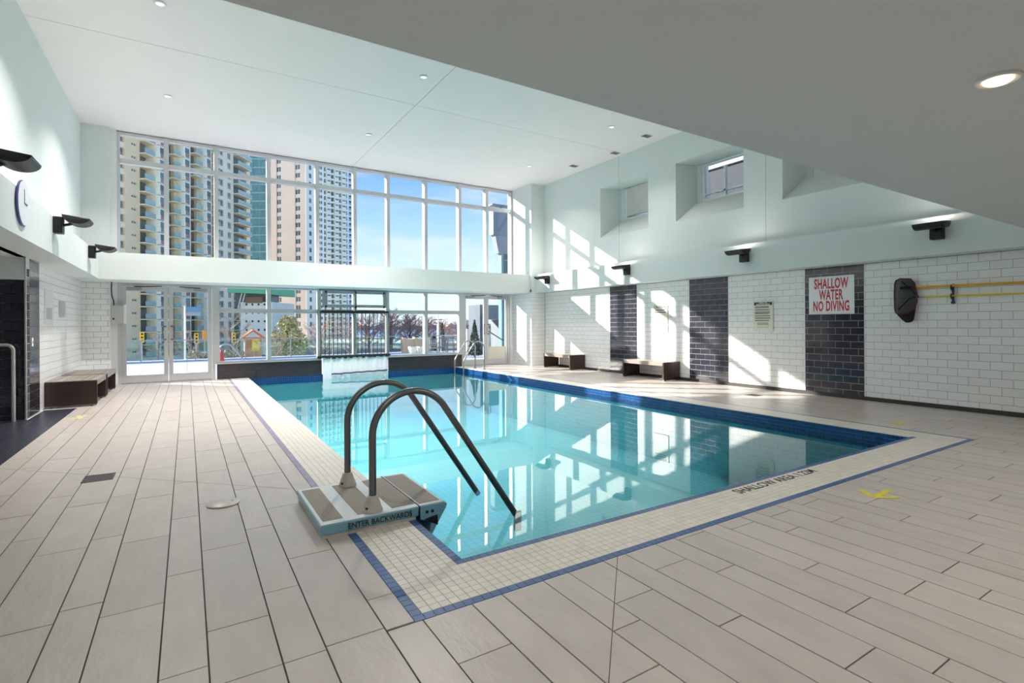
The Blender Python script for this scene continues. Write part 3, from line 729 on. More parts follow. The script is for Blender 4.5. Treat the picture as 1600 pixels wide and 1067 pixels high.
text('lettering', 'CAUTION', .095, INK, t, (XF-.007, 9.25, 1.80), (0, -1, 0), (0, 0, 1), 1.0, .0004, .002, width=.38)
q = MB()
for z, a, b_ in ((1.735, 9.10, 9.40), (1.72, 9.10, 9.40), (1.68, 9.06, 9.44), (1.665, 9.06, 9.44)): q.box(XF-.0066, XF-.006, a, b_, z-.006, z+.006)
put('small_print', q, INK, t)['kind'] = 'stuff'
q = MB()
for k in range(11): q.box(XF-.0066, XF-.006, 9.08+random.uniform(0, .04), 9.42, 1.62-.034*k-.004, 1.62-.034*k+.004)
put('faint_print', q, mat('faint_ink', (180, 178, 170), .6), t)['kind'] = 'stuff'

# ---------------------------------------------------------------- net and poles on the right wall
hk = thing('pole_hook', 'blue double hook strip holding both yellow poles', 'hook', (RX, 3.26, 1.72))
put('hook_strip', MB().box(RX-.014, RX-.002, 3.245, 3.275, 1.70, 1.99), mat('navy_hook', (28, 44, 84), .4), hk)
for z in (1.935, 1.80):
    put('hook', MB().tube([(RX-.01, 3.26, z-.03), (RX-.05, 3.26, z-.045), (RX-.085, 3.26, z-.03), (RX-.095, 3.26, z+.0), (RX-.085, 3.26, z+.035)], .011, 8), MATS['navy_hook'], hk, smooth=True)
put('screw_plate', MB().box(RX-.018, RX-.002, 3.235, 3.285, 1.68, 1.715), MATS['navy_hook'], hk)
t = thing('skimmer_net', 'deep black leaf net with maroon rim on a lower yellow pole', 'net', (RX-.05, 3.78, 1.70))
py_ = lambda y, z0: z0
put('pole', MB().tube([(RX-.05, 3.62, 1.803), (RX-.05, 1.0, 1.79)], .0135, 10), YELLOWL, t, smooth=True)
put('ferrule', MB().tube([(RX-.05, 3.78, 1.805), (RX-.05, 3.58, 1.803)], .0105, 10), STEEL, t, smooth=True)
ring = [(3.98, 2.09), (3.92, 2.115), (3.80, 2.105), (3.745, 2.03), (3.715, 1.85), (3.715, 1.72), (3.76, 1.60), (3.85, 1.54), (3.93, 1.53), (3.985, 1.545), (4.0, 1.62), (4.005, 1.85), (4.0, 2.03)]
pr = [Vector((RX-.05-(.10 if y_ > 3.9 else .03), y_, z_)) for y_, z_ in ring]
put('rim', MB().tube(pr+[pr[0], pr[1]], .012, 8, cap=False), NETF, t, smooth=True)
# bag: sagging loops from the rim down
q = MB(); vs = []; NR = 7; m_ = len(pr)
for k in range(NR):
    f = k/(NR-1); 
    for p in pr:
        c_ = Vector((RX-.035, 3.79, 1.40)); s_ = 1-f*.62
        z_ = p.z*(1-f*.85) + (1.355+.10*(p.z-1.53)/.58)*f*.85
        vs.append((p.x*(1-f)+(RX-.06)*f + (-.03*math.sin(f*3.1) if p.x < RX-.1 else 0), p.y*(1-f*.55)+3.80*f*.55-.0, min(p.z, z_)))
q.add(vs, [(k*m_+i, k*m_+(i+1) % m_, (k+1)*m_+(i+1) % m_, (k+1)*m_+i) for k in range(NR-1) for i in range(m_)] + [tuple(range((NR-1)*m_, NR*m_))])
put('net_bag', q, NETM, t, smooth=True)
put('yoke', MB().tube([(RX-.05, 3.70, 1.81), (RX-.07, 3.80, 1.93), (RX-.09, 3.93, 2.08)], .009, 8).tube([(RX-.05, 3.70, 1.81), (RX-.07, 3.82, 1.78), (RX-.10, 3.97, 1.60)], .009, 8), BLACK, t, smooth=True)
t = thing('telescopic_pole', 'thicker yellow pole lying in the upper hook beside the net', 'pole', (RX-.05, 3.0, 1.94))
put('shaft', MB().tube([(RX-.05, 3.80, 1.965), (RX-.05, 1.0, 1.945)], .0185, 12), YELLOWP, t, smooth=True)
put('grip', MB().tube([(RX-.05, 3.96, 1.966), (RX-.05, 3.80, 1.965)], .022, 12), BLACK, t, smooth=True)

# ---------------------------------------------------------------- left wall small things
t = thing('wall_clock', 'round white clock with violet rim on the left bulkhead', 'clock', (LB, 8.15, 2.83))
put('case', MB().lathe([(.20, 0), (.264, .004), (.27, .018), (.256, .028)], (LB, 8.15, 2.832), 40, 'X'), PURPLE, t, smooth=True)
put('face', MB().lathe([(.258, .024), (.255, .0295), (.0, .030)], (LB, 8.15, 2.832), 40, 'X'), SIGNW, t, smooth=True)
put('hand', MB().box(LB+.0305, LB+.0325, 8.14, 8.16, 2.832, 3.0), INK, t); put('hand', MB().box(LB+.033, LB+.035, 8.15, 8.27, 2.825, 2.84), INK, t)
t = sign_plate('paper_notice', 'taller faint paper notice on the glossy left wall', 11.69, 12.35, 1.44, 2.03, PAPER, LX+.007, 'notice')
put('print_block', MB().box(LX+.007, LX+.0078, 11.78, 12.24, 1.52, 1.72), PAPERG, t)
t = sign_plate('paper_notice', 'narrow grey paper notice on the left wall, closer to pillar', 12.86, 13.45, 1.57, 1.88, PAPERG, LX+.007, 'notice')
t = thing('light_switch', 'small white switch plate on the glossy corner strip', 'switch', (LX, 10.84, 1.12))
put('plate', MB().box(LX+.001, LX+.009, 10.80, 10.88, 1.09, 1.22), WHITE, t); put('toggle', MB().box(LX+.009, LX+.02, 10.83, 10.85, 1.14, 1.17), PAPERG, t)
t = thing('control_box', 'grey wall box with black key lock beside left doors', 'control box', (-1.42, 15.3, 1.45))
put('case', MB().box(-1.505, -1.265, 15.26, 15.40, 1.45, 1.885), mat('grey_steel_box', (186, 187, 185), .45), t, bevel=.008)
put('lid_edge', MB().box(-1.265, -1.23, 15.27, 15.40, 1.44, 1.90), ALUW, t)
put('key_lock', MB().box(-1.475, -1.44, 15.252, 15.262, 1.545, 1.585), BLACK, t)
put('cable', MB().tube([(-1.49, 15.27, 2.43), (-1.495, 15.27, 2.25), (-1.49, 15.28, 2.12), (-1.455, 15.29, 1.98), (-1.45, 15.30, 1.88)], .012, 8), BLACK, t, smooth=True)
t = thing('shower_rail', 'bent white metal rail standing against black alcove tiles', 'handrail', (-2.17, 10.38, 0))
put('rail_tube', MB().tube([(-2.17, 10.38, 0), (-2.17, 10.38, .95)] + [(-2.25+.08*math.cos(R(a)), 10.38, 1.04+.09*math.sin(R(a))) for a in range(0, 91, 15)] + [(-2.5, 10.38, 1.13), (-2.75, 10.38, 1.13)], .024, 12), mat('pale_metal_rail', (206, 204, 200), .35, .3), t, smooth=True)
t = thing('wall_outlet', 'narrow white wall plate low on the tiled pier', 'outlet', (9.71, 14.95, .25))
put('plate', MB().box(9.698, 9.712, 14.9, 15.0, .25, .75), WHITE, t)
put('slot', MB().box(9.694, 9.698, 14.93, 14.97, .33, .45).box(9.694, 9.698, 14.93, 14.97, .55, .67), PAPERG, t)

# ---------------------------------------------------------------- things let into or stuck on the deck
t = thing('floor_drain', 'dark rectangular floor grate in the left deck', 'drain', (-.695, 6.08, 0))
put('grate_frame', MB().box(-.81, -.58, 5.955, 5.97, .0006, .004).box(-.81, -.58, 6.195, 6.21, .0006, .004).box(-.81, -.795, 5.955, 6.21, .0006, .004).box(-.595, -.58, 5.955, 6.21, .0006, .004), GRATE, t)
put('well', MB().box(-.80, -.59, 5.96, 6.2, .0006, .001), INK, t)
for k in range(9): put('grate_bar', MB().box(-.785+k*.0215, -.775+k*.0215, 5.97, 6.195, .001, .004), GRATE, t)
t = thing('floor_drain', 'dark square floor drain on the right deck near the wall', 'drain', (9.25, 6.02, 0))
put('grate_frame', MB().box(9.13, 9.37, 5.9, 6.14, .0006, .003), GRATE, t)
for k in range(6): put('grate_bar', MB().box(9.15+k*.035, 9.165+k*.035, 5.92, 6.12, .003, .005), INK, t)
t = thing('access_cover', 'round metal access cap lying in the left deck', 'floor cap', (.235, 4.665, 0))
put('cap_disc', MB().lathe([(.115, .0005), (.118, .008), (.110, .014), (.0, .0145)], (.235, 4.665, 0), 40), CAPB, t, smooth=True)
put('pick_hole', MB().lathe([(.008, .0145), (.008, .0152)], (.30, 4.665, 0), 10), INK, t)
t = thing('access_cover', 'small round mark let into the left pool coping', 'floor cap', (1.12, 9.3, 0))
put('cap_disc', MB().lathe([(.06, .0007), (.06, .002), (.0, .0022)], (1.12, 9.3, 0), 24), CAPB, t)
def strip(q, p0, p1, w, z):
    d = (Vector(p1)-Vector(p0)).normalized(); n = Vector((-d.y, d.x))*w/2; a, b_ = Vector(p0), Vector(p1)
    vs = [a-n, b_-n, b_+n, a+n]; q.hexa([(v.x, v.y, z) for v in vs], [(v.x, v.y, z+.0006) for v in vs])
t = thing('tape_arrow', 'yellow tape arrow on the deck beside the coping lettering', 'floor mark', (4.8, 2.05, 0))
q = MB(); strip(q, (4.747, 2.137), (4.64, 1.985), .048, .0008); strip(q, (4.945, 2.005), (4.63, 1.993), .048, .0012); strip(q, (4.80, 1.88), (4.64, 1.995), .048, .0016)
put('tape', MB().add(q.v, q.f), TAPE, t)
t = thing('tape_arrow', 'faint yellow tape mark on the right deck below black band', 'floor mark', (8.2, 3.2, 0))
q = MB(); strip(q, (8.20, 3.36), (8.26, 3.16), .05, .0008); strip(q, (8.47, 3.33), (8.25, 3.2), .05, .0012)
put('tape', MB().add(q.v, q.f), TAPE, t)
t = thing('tape_arrow', 'faint yellow tape mark on the left deck by the shower floor', 'floor mark', (-1.42, 10.3, 0))
q = MB(); strip(q, (-1.5, 10.05), (-1.33, 10.5), .06, .0008); strip(q, (-1.36, 10.1), (-1.45, 10.5), .06, .0012)
put('tape', MB().add(q.v, q.f), mat('worn_yellow_tape', (206, 196, 150), .7), t)

# ================================================================ outside
GZ = -5.5
CREAM = mat('cream_concrete', (255, 240, 208), .8, noise=.03, nscale=.6)
PEACH = mat('peach_concrete', (255, 226, 180), .8, noise=.03, nscale=.5)
OFFW = mat('off_white_concrete', (255, 250, 230), .8)
WINF = mat('dark_window_glass', (112, 124, 124), .25, vary=.35, spec=.35)
WINR = mat('russet_spandrel', (168, 128, 116), .6, vary=.15)
WINFR = mat('pale_window_frame', (226, 224, 214), .5)
RECESS = mat('shaded_balcony_back', (140, 112, 92), .8)  # balcony shade put into the dark brown of the recessed core
BALG = mat('balcony_glass', (176, 200, 192), .45, vary=.12, spec=.3)
TEAL = mat('teal_netting', (104, 164, 172), .75, noise=.22, nscale=1.1, stretch=(1, 1, .35))
TEALD = mat('teal_slab_edge', (150, 196, 198), .7, noise=.15, nscale=2)
CONC = mat('tan_grey_concrete', (222, 206, 190), .85, noise=.06, nscale=.12)
CONCLIT = mat('lit_side_concrete', (255, 250, 232), .85)  # light on the tower's side put into a paler concrete
GRID = mat('white_grid_concrete', (255, 250, 238), .8)
GLZ = mat('grey_green_glazing', (140, 144, 132), .35, vary=.3, spec=.3)
GREENR = mat('green_metal_roof', (112, 196, 140), .5)
TERR = mat('terrace_paving', (206, 208, 216), .7, noise=.06, nscale=3)
GRASS = mat('pale_street_ground', (232, 218, 192), .95, noise=.12, nscale=.08)
BARK = mat('grey_brown_bark', (116, 92, 84), .9)
TWIG = mat('russet_twigs', (186, 146, 126), .9)
TWIGL = mat('tan_twigs', (172, 150, 126), .9)
LEAFE = mat('olive_evergreen_leaf', (182, 178, 128), .8, vary=.4)
LEAFD = mat('dark_cedar_leaf', (58, 84, 66), .8, vary=.35)
LAKE = mat('blue_lake_water', (96, 156, 206), .25, noise=.06, nscale=.02)
PANEL = mat('grey_stone_panel', (130, 140, 148), .6, noise=.05, nscale=1.5)
PANELD = mat('dark_grey_stone_panel', (140, 148, 154), .6, noise=.06, nscale=1.5)
BLUEWALL = mat('blue_grey_block', (38, 46, 56), .7, noise=.3, nscale=14)
SIGY = mat('signal_yellow', (240, 196, 30), .5)
SIGO = mat('signal_orange', (232, 160, 60), .5)
CARR = mat('cone_red', (226, 66, 60), .5)
TANW = mat('tan_stone', (222, 196, 160), .8, noise=.08, nscale=6)

struct('ground', MB().box(-400, 700, 16, 900, GZ-1, GZ), GRASS, 'pale street level ground beyond the terrace', 'ground')
struct('park_lawn', MB().box(6, 88, 64, 170, GZ-.2, GZ+.03), mat('dull_winter_lawn', (138, 134, 124), .95, noise=.2, nscale=.15), 'dull winter lawn of the park beneath the bare trees', 'lawn')
struct('lake', MB().box(90, 690, 60, 640, GZ-.2, GZ+.05), LAKE, 'blue water far beyond the trees on the right', 'lake')
terr = struct('terrace', MB().box(-16, 24, BY+.14, 26.3, GZ, -.075), GROUTL, 'pale paved terrace outside the glass wall', 'terrace')
it = []
for i in range(-7, 9):
    for j in range(9):
        it.append(((i*1.2, 15.7+j*1.2, -.075), (1.19, 0, 0), (0, 1.19, 0), (0, 0, .012), TERR))
pieces(terr, it, 150, 'paving_slab', 'far_paving')

def local_tower(name, label, A, u, h, cat='building'):
    t = thing(name, label, cat, (A[0], A[1], GZ)); t.rotation_euler = (0, 0, math.atan2(u[1], u[0])); return t
def rep(proto, loc):
    c = copy_tree(proto, proto.parent); c.location = loc; return c
FH = 2.8
# cream tower: s runs along the facade, y into the building
t1 = local_tower('apartment_tower', 'cream apartment tower with stacked balconies filling the left upper panes', (-12.12, 134.95), (.57177, .82041), 0)
NF = 24; H = NF*FH
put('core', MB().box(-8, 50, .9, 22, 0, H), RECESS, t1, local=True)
pw = MB()
for a, b_ in ((-8, -1.6), (1.7, 3.4), (4.95, 5.8), (9.0, 15.1), (16.9, 22.84), (25.3, 30.8), (32.44, 33.85), (36.45, 38.5), (40.1, 41.33), (47.9, 50)):
    (pw).box(a, b_, 0, 1.7, 0, H)
put('wall_piers', pw, CREAM, t1, local=True)
put('plain_wall', MB().box(1.7, 3.42, -.25, .2, 0, H).box(4.93, 5.8, -.25, .2, 0, H), PEACH, t1, local=True)
def win(parent, s0, s1, y, z0, z1, panel=True, name='window'):
    q = MB().box(s0, s1, y, y+.5, z0, z1) if panel is None else MB().box(s0, s1, y+.12, y+.5, z0, z1)
    fr = ringbars(MB(), s0, s1, y, y+.2, z0, z1, .12, .12, .1, .12)
    if s1-s0 > 1.5: fr.box((s0+s1)/2-.06, (s0+s1)/2+.06, y, y+.2, z0+.1, z1-.12)
    w_ = put(name, fr, WINFR, parent, local=True)
    zm = z0+(z1-z0)*.42 if panel else z0
    put('pane', MB().box(s0+.1, s1-.1, y+.1, y+.3, zm, z1-.1), WINF, w_, local=True)
    if panel: put('lower_panel', MB().box(s0+.1, s1-.1, y+.08, y+.3, z0+.1, zm), WINR, w_, local=True)
    return w_
def stack(proto, n, dz=FH):
    for k in range(1, n): rep(proto, (0, 0, k*dz))
sp = put('spandrel', MB().box(-1.6, 1.7, 0, 1.7, -.35, .75).box(33.85, 36.45, 0, 1.7, -.35, .6).box(38.5, 40.1, 0, 1.7, -.35, .6), CREAM, t1, local=True); stack(sp, NF)
sp = put('small_spandrel', MB().box(3.4, 4.95, -.25, .2, -1.3, .95), PEACH, t1, local=True); stack(sp, NF)
stack(win(t1, 3.42, 4.93, -.1, .95, 1.52, False), NF)
stack(win(t1, -1.6, 1.7, .1, .75, 2.46), NF)
stack(win(t1, 33.85, 36.45, .1, .6, 2.46), NF)
stack(win(t1, 38.5, 40.1, .1, .6, 2.46), NF)
for a, b_ in ((5.8, 9.0), (15.1, 16.9), (22.84, 25.3), (30.8, 32.44), (41.33, 47.9)):
    bal = put('balcony', MB().box(a-.1, b_+.4, -1.5, 1.7, -.22, .0), CREAM, t1, local=True)
    put('balcony_rail', MB().box(a, b_+.3, -1.48, -1.40, .12, 1.12).box(b_+.25, b_+.32, -1.45, 0, .12, 1.12), BALG, bal, local=True)
    put('balcony_door', MB().box(a+.15, b_-.15, .78, .95, 0, 2.3), WINF, bal, local=True)
    stack(bal, NF)
for a, b_ in ((8.9, 12.0), (17.2, 19.4), (25.5, 27.7)):
    bay = put('bay', MB().box(a+.35, b_-.2, -2.29, 1.7, .0, 1.0).box(a+.35, b_-.2, -1.9, 1.7, 1.0, 2.3).box(a, a+.35, -2.3, 1.7, .0, 2.3).box(b_-.2, b_, -2.3, 1.7, 0, 2.3).box(a, b_, -2.34, 1.7, 2.3, 2.6), OFFW, t1, local=True)
    put('bay_pane', MB().box(a+.35, b_-.2, -2.2, -1.95, 1.0, 2.3), WINF, bay, local=True)
    put('bay_panel', MB().box(a+.5, b_-.3, -2.33, -2.2, .1, 1.0), WINR, bay, local=True)
    stack(bay, NF)
# teal netted tower
t2 = local_tower('netted_tower', 'teal tower wrapped in netting behind the cream balconies', (15.7, 208.4), (.848, -.53), 0)
put('netted_body', MB().box(-4, 14, .4, 16, 0, 84), TEAL, t2, local=True)
sl = put('floor_slab', MB().box(-4, 14, 0, 1, -.2, .25), TEALD, t2, local=True)
for k in range(1, 28): rep(sl, (0, 0, k*3.0))
fi = put('net_seam', MB().box(-.08, .08, .25, .6, 0, 84), TEALD, t2, local=True)
for k in range(1, 7): rep(fi, (-3+k*2.6, 0, 0))
# tan-grey tower with two window columns
t3 = local_tower('concrete_tower', 'tan grey concrete tower with two columns of windows left of the sky', (24.48, 196.98), (.62678, -.7792), 0)
NF3 = 30
put('tower_body', MB().box(-.6, 15.2, .3, 6.5, 0, NF3*FH), CONC, t3, local=True)
put('front_wall', MB().box(-.6, 2.95, 0, .4, 0, NF3*FH).box(4.9, 10.86, 0, .4, 0, NF3*FH).box(13.0, 15.2, 0, .4, 0, NF3*FH), CONC, t3, local=True)
put('side_wall', MB().box(15.2, 15.5, 0, 6.5, 0, NF3*FH), CONCLIT, t3, local=True)
for a, b_ in ((2.95, 4.9), (10.86, 13.0)):
    s_ = put('spandrel', MB().box(a, b_, .05, .4, -.4, .7), CONC, t3, local=True); stack(s_, NF3)
    stack(win(t3, a, b_, .1, .7, 2.42, False), NF3)
for y0, y1 in ((1.3, 2.5), (4.4, 5.0)):
    w_ = put('side_window', MB().box(15.46, 15.56, y0, y1, .7, 2.3), WINFR, t3, local=True)
    put('pane', MB().box(15.5, 15.60, y0+.12, y1-.12, .8, 2.2), WINF, w_, local=True)
    stack(w_, NF3)
# white grid tower
t4 = local_tower('white_grid_tower', 'white gridded apartment tower standing against the blue sky', (53.03, 261.69), (.96228, .27205), 0)
NF4 = 36; H4 = NF4*FH
put('glazed_core', MB().box(-3, 20.3, .9, 14, 0, H4), GLZ, t4, local=True)
for s0 in (-.3, 3.35, 7.0, 11.3, 15.15, 16.7, 19.9): put('fin', MB().box(s0-.42, s0+.42, -.3, 1, 0, H4), GRID, t4, local=True)
s_ = put('floor_slab', MB().box(-3, 20.3, -.35, 1, -.42, .36), GRID, t4, local=True); stack(s_, NF4)
for a, b_ in ((4.9, 6.9), (9.2, 11.2), (13.0, 15.0)):
    bay = put('bay', MB().box(a+.3, b_, -.9, 1, .2, 1.2).box(a, a+.3, -.9, 1, .2, 2.6).box(a+.3, b_, -.9, 1, 2.0, 2.6), OFFW, t4, local=True)
    put('bay_pane', MB().box(a+.3, b_, -.7, 0, 1.2, 2.0), GLZ, bay, local=True); stack(bay, NF4)
w_ = put('window', MB().box(.9, 3.1, -.1, 1, .3, 1.0).box(1.9, 2.1, -.1, 1, .3, 2.5), GRID, t4, local=True)
put('pane', MB().box(.9, 3.1, .2, .6, 1.0, 2.5), WINF, w_, local=True); stack(w_, NF4)
bal = put('balcony', MB().box(17, 19.7, -.5, -.35, .25, 1.3), mat('blue_balcony_glass', (150, 186, 222), .2), t4, local=True); stack(bal, NF4)
# low white hall with dotted windows and a green roof
hall = thing('white_hall', 'low white building with rows of tiny square windows under green roof', 'building', (13.2, 133.3, GZ))
hall.rotation_euler = (0, 0, math.atan2(-.53, .848))
put('hall_wall', MB().box(-3.2, 4.2, 0, 12, 0, 12.2), OFFW, hall, local=True)
for r_ in range(4):
    for c_ in range(4): put('window', MB().box(-2.0+c_*1.4, -1.62+c_*1.4, -.06, .2, 5.6+r_*1.95, 6.05+r_*1.95), INK, hall, local=True)
put('roof', MB().hexa([(-5.2, -2, 14.4), (4.4, -2, 13.9), (4.4, 12, 13.9), (-5.2, 12, 14.4)], [(-5.2, -1.4, 16.4), (4.4, -1.4, 15.9), (4.4, 12, 15.9), (-5.2, 12, 16.4)]), GREENR, hall, local=True)
put('clerestory', MB().box(-4.6, 3, .6, 6, 11.5, 14.4), WINF, hall, local=True)
for a in (-3.4, -2.7): put('strut', MB().tube([(a, -.8, 10.6), (a+1.2, -1.2, 14.3)], .12, 6), OFFW, hall, local=True)
put('loading_bay', MB().box(-1.9, 1.9, -.3, .8, 12.0, 13.4), mat('brown_soffit', (150, 122, 96), .8), hall, local=True)

# ---- trees
def branches(rng, base, h, spread, n, r0, levels=3, up=.5, first=.35):
    tr, tw = MB(), MB()
    tr.tube([base, base+Vector((rng.uniform(-.1, .1), 0, h*.5)), base+Vector((rng.uniform(-.2, .2), rng.uniform(-.1, .1), h*.9))], [r0, r0*.7, r0*.25], 6)
    def grow(p, d, L, r, lv):
        q = p + d*L; m = (p+q)/2 + Vector((rng.uniform(-1, 1), rng.uniform(-1, 1), rng.uniform(-.3, .6)))*L*.08
        (tw).tube([p, m, q], [r, r*.75, r*.4], 3, cap=False)
        if lv:
            for k in range(rng.randint(3, 4)):
                f = rng.uniform(.3, 1.0); e = (d + Vector((rng.uniform(-1, 1), rng.uniform(-1, 1), rng.uniform(-.3, .9)))*.75).normalized()
                grow(p+(q-p)*f, e, L*rng.uniform(.45, .65), r*.55, lv-1)
    for k in range(n):
        f = first + (1-first)*k/n*.9; a = k*2.4 + rng.uniform(-.4, .4)
        d = Vector((math.cos(a), math.sin(a), up+rng.uniform(0, .5))).normalized()
        grow(base+Vector((0, 0, h*f)), d, spread*(1.1-.6*(f-first)/(1-first))*rng.uniform(.55, .8), r0*.4, levels-1)
    return tr, tw
def bare_tree(name, label, loc, h, spread, n=12, r0=.12, seed=1, m=TWIG, group=None, levels=3, cat='tree', first=.35):
    rng = random.Random(seed); t = thing(name, label, cat, loc, group)
    tr, tw = branches(rng, Vector((0, 0, 0)), h, spread, n, r0, levels, first=first)
    put('trunk', tr, BARK, t, local=True); put('branches', tw, m, t, local=True); return t
def leaf_cloud(rng, fn, n, size):
    q = MB()
    for k in range(n):
        p = fn(rng); a = Vector((rng.uniform(-1, 1), rng.uniform(-1, 1), rng.uniform(-1, 1))).normalized(); b_ = a.cross(Vector((rng.uniform(-1, 1), rng.uniform(-1, 1), rng.uniform(-1, 1)))).normalized()
        s_ = size*rng.uniform(.6, 1.4); q.add([p-a*s_*.5, p+b_*s_*.35, p+a*s_*.6, p-b_*s_*.35], [(0, 1, 2, 3)])
    return q
bare_tree('street_tree', 'small dark-trunked street tree with sparse twigs beside the white hall', (3.6, 56.7, GZ), 8.2, 3.0, 13, .13, 4, TWIGL)
bare_tree('street_tree', 'thin bare street tree seen through the left door leaf', (-2.6, 66, GZ), 6.8, 2.6, 10, .10, 5, TWIGL)
bare_tree('street_tree', 'thin bare street tree seen through the right door leaf', (.2, 68, GZ), 6.0, 2.4, 10, .10, 6, TWIG)
bare_tree('bare_shrub', 'low bare russet shrub behind the railing right of the signals', (5.6, 46, GZ), 5.6, 2.6, 12, .1, 8, TWIG, levels=3, first=.5)
bare_tree('bare_shrub', 'bare russet shrub beside the olive evergreen', (10.9, 52, GZ), 7.2, 2.4, 14, .1, 9, TWIG, levels=3, first=.45)
bare_tree('bare_shrub', 'pale twiggy shrub beyond the gate bars', (12.2, 58, GZ), 7.0, 3.4, 14, .12, 10, TWIGL, first=.4)
bare_tree('bare_shrub', 'russet twiggy shrub at the right of the gate bars', (16.4, 62, GZ), 7.6, 3.6, 14, .12, 11, TWIG, first=.4)
t = thing('dry_hedge', 'tan dry leafed hedge behind the railing left of the evergreen', 'hedge', (3.6, 46.5, GZ))
put('foliage', leaf_cloud(random.Random(5), lambda g_: Vector((g_.uniform(-3.6, .3), g_.uniform(-.7, .7), g_.uniform(0, 4.5+.5*math.sin(g_.random()*6)))), 5200, .26), mat('tan_hedge_leaf', (170, 152, 120), .85, vary=.45), t, local=True)['kind'] = 'stuff'
t = thing('evergreen_tree', 'bushy olive evergreen tree behind the glass railing', 'tree', (7.4, 48.5, GZ))
put('trunk', MB().tube([(0, 0, 0), (0, 0, 7.2)], [.16, .05], 6), BARK, t, local=True)
def crown(rng):
    while True:
        p = Vector((rng.uniform(-1, 1), rng.uniform(-1, 1), rng.uniform(-1, 1)))
        if .5 < p.length < 1: break
    b_ = [(0, 0, 6.2, 1.25), (.75, .2, 5.4, 1.0), (-.75, -.1, 5.3, 1.0), (.3, -.5, 4.4, 1.2), (-.5, .4, 4.2, 1.1), (.1, .3, 7.0, .8), (-.3, -.5, 3.4, 1.2)][rng.randrange(7)]
    return Vector(b_[:3]) + p*b_[3]
put('foliage', leaf_cloud(random.Random(3), crown, 2600, .26), LEAFE, t, local=True)['kind'] = 'stuff'
def cone_tree(name, label, loc, h, r, n, size, group=None):
    t = thing(name, label, 'tree', loc, group)
    put('trunk', MB().tube([(0, 0, 0), (0, 0, h*.9)], [r*.12, .01], 6), BARK, t, local=True)
    def f(rng):
        z = rng.random()**1.3; a = rng.uniform(0, 6.283); rr = r*(1-z)*rng.uniform(.6, 1.05)
        return Vector((rr*math.cos(a), rr*math.sin(a), h*(.06+.94*z)))
    put('foliage', leaf_cloud(random.Random(int(h*100)), f, n, size), LEAFD, t, local=True)['kind'] = 'stuff'
    return t
cone_tree('cedar_tree', 'young conical cedar outside the right glass doors', (10.8, 20.4, -.06), 1.62, .34, 1100, .09)
cone_tree('cedar_tree', 'dark slim cedar beyond the terrace near the utility pole', (15.8, 34.9, GZ), 6.95, .7, 900, .22)
cone_tree('cedar_tree', 'short dark cedar left of the utility pole', (17.6, 40.5, GZ), 5.9, 1.1, 700, .26)
base = None
rng = random.Random(21); protos = []
labs = ['russet winter trees along the far park edge']
for i in range(16):
    f = i/15; x, y = 37+48*f+(6.5 if i % 2 else 0), 124+24*f+(10 if i % 2 else 0)
    if i < 4:
        t = bare_tree('park_tree', 'bare russet park tree in the far row beyond the terrace', (x, y, GZ), 9.6+rng.uniform(-1, 1), 4.6, 30, .26, 30+i, TWIG, 'bare trees in the far park row', levels=4, first=.15)
        protos.append(t)
    else:
        t = copy_tree(protos[i % 4]); t.location = (x, y, GZ); t.rotation_euler = (0, 0, rng.uniform(0, 6)); sc_ = rng.uniform(.8, 1.12); t.scale = (sc_, sc_, sc_*(1-.25*f))
q = MB(); n = 120; vs = []
for i in range(n+1):
    x, y = 60+640*i/n, 690-150*i/n; hgt = 3+4.5*abs(math.sin(i*1.7)+.6*math.sin(i*.61))
    vs += [(x, y, GZ), (x, y, GZ+hgt), (x+4, y+12, GZ+hgt*.8), (x+4, y+12, GZ)]
q.add(vs, [(4*i+k, 4*i+4+k, 4*i+5+k, 4*i+1+k) for i in range(n) for k in range(3)])
tag(put('treeline', q, mat('far_woods', (178, 164, 160), .95, noise=.25, nscale=.05)), 'hazy wooded shore on the horizon beyond the lake', 'treeline', kind='stuff')

# ---- street things
def signal(x, y, z, m, label, g='traffic signals on the street'):
    t = thing('traffic_light', label, 'traffic light', (x, y, GZ), g)
    put('pole', MB().tube([(x, y, GZ), (x, y, z+.2)], .07, 6), ALUG, t)
    put('signal_housing', MB().box(x-.2, x+.2, y-.18, y+.12, z-.6, z+.6), m, t, bevel=.03)
    for k in range(3): put('lens', MB().lathe([(.11, -.2), (.12, -.17), (.0, -.165)], (x, y, z-.38+.38*k), 10, 'Y'), INK if m is SIGY else SIGO, t)
for x, y, z, m, lb in ((-6.7, 75, .0, SIGO, 'orange traffic signal seen in the left door leaf'), (-4.4, 73.5, .05, SIGY, 'yellow traffic signal hidden behind the left door stile'), (.92, 70.2, -.1, SIGY, 'yellow traffic signal seen in the right door leaf'), (1.75, 70.6, .25, SIGO, 'orange traffic signal next to the yellow one in the right door leaf'), (4.75, 70.5, -.1, SIGY, 'yellow traffic signal right of the small street tree')):
    signal(x, y, z, m, lb)
t = thing('street_sign', 'blue and grey board on a white post across the street', 'sign', (.0, 44.1, GZ))
put('post', MB().tube([(-.12, 44.1, GZ), (-.12, 44.1, 2.8)], .06, 8), OFFW, t)
put('board', MB().box(-.05, .85, 44.05, 44.12, 2.1, 2.75), mat('sign_grey', (150, 160, 168), .5), t); put('blue_band', MB().box(-.05, .85, 44.03, 44.05, 2.35, 2.75), mat('sign_blue', (92, 140, 180), .5), t)
t = thing('play_house', 'small timber kiosk with orange gabled roof and yellow panel beyond the railing', 'kiosk', (5.9, 61.2, GZ))
put('kiosk_wall', MB().box(5.1, 6.7, 60.8, 62, GZ, .1), mat('orange_brown_timber', (196, 136, 88), .7), t); put('yellow_panel', MB().box(5.75, 6.5, 60.72, 60.8, -1.3, -.05), SIGY, t)
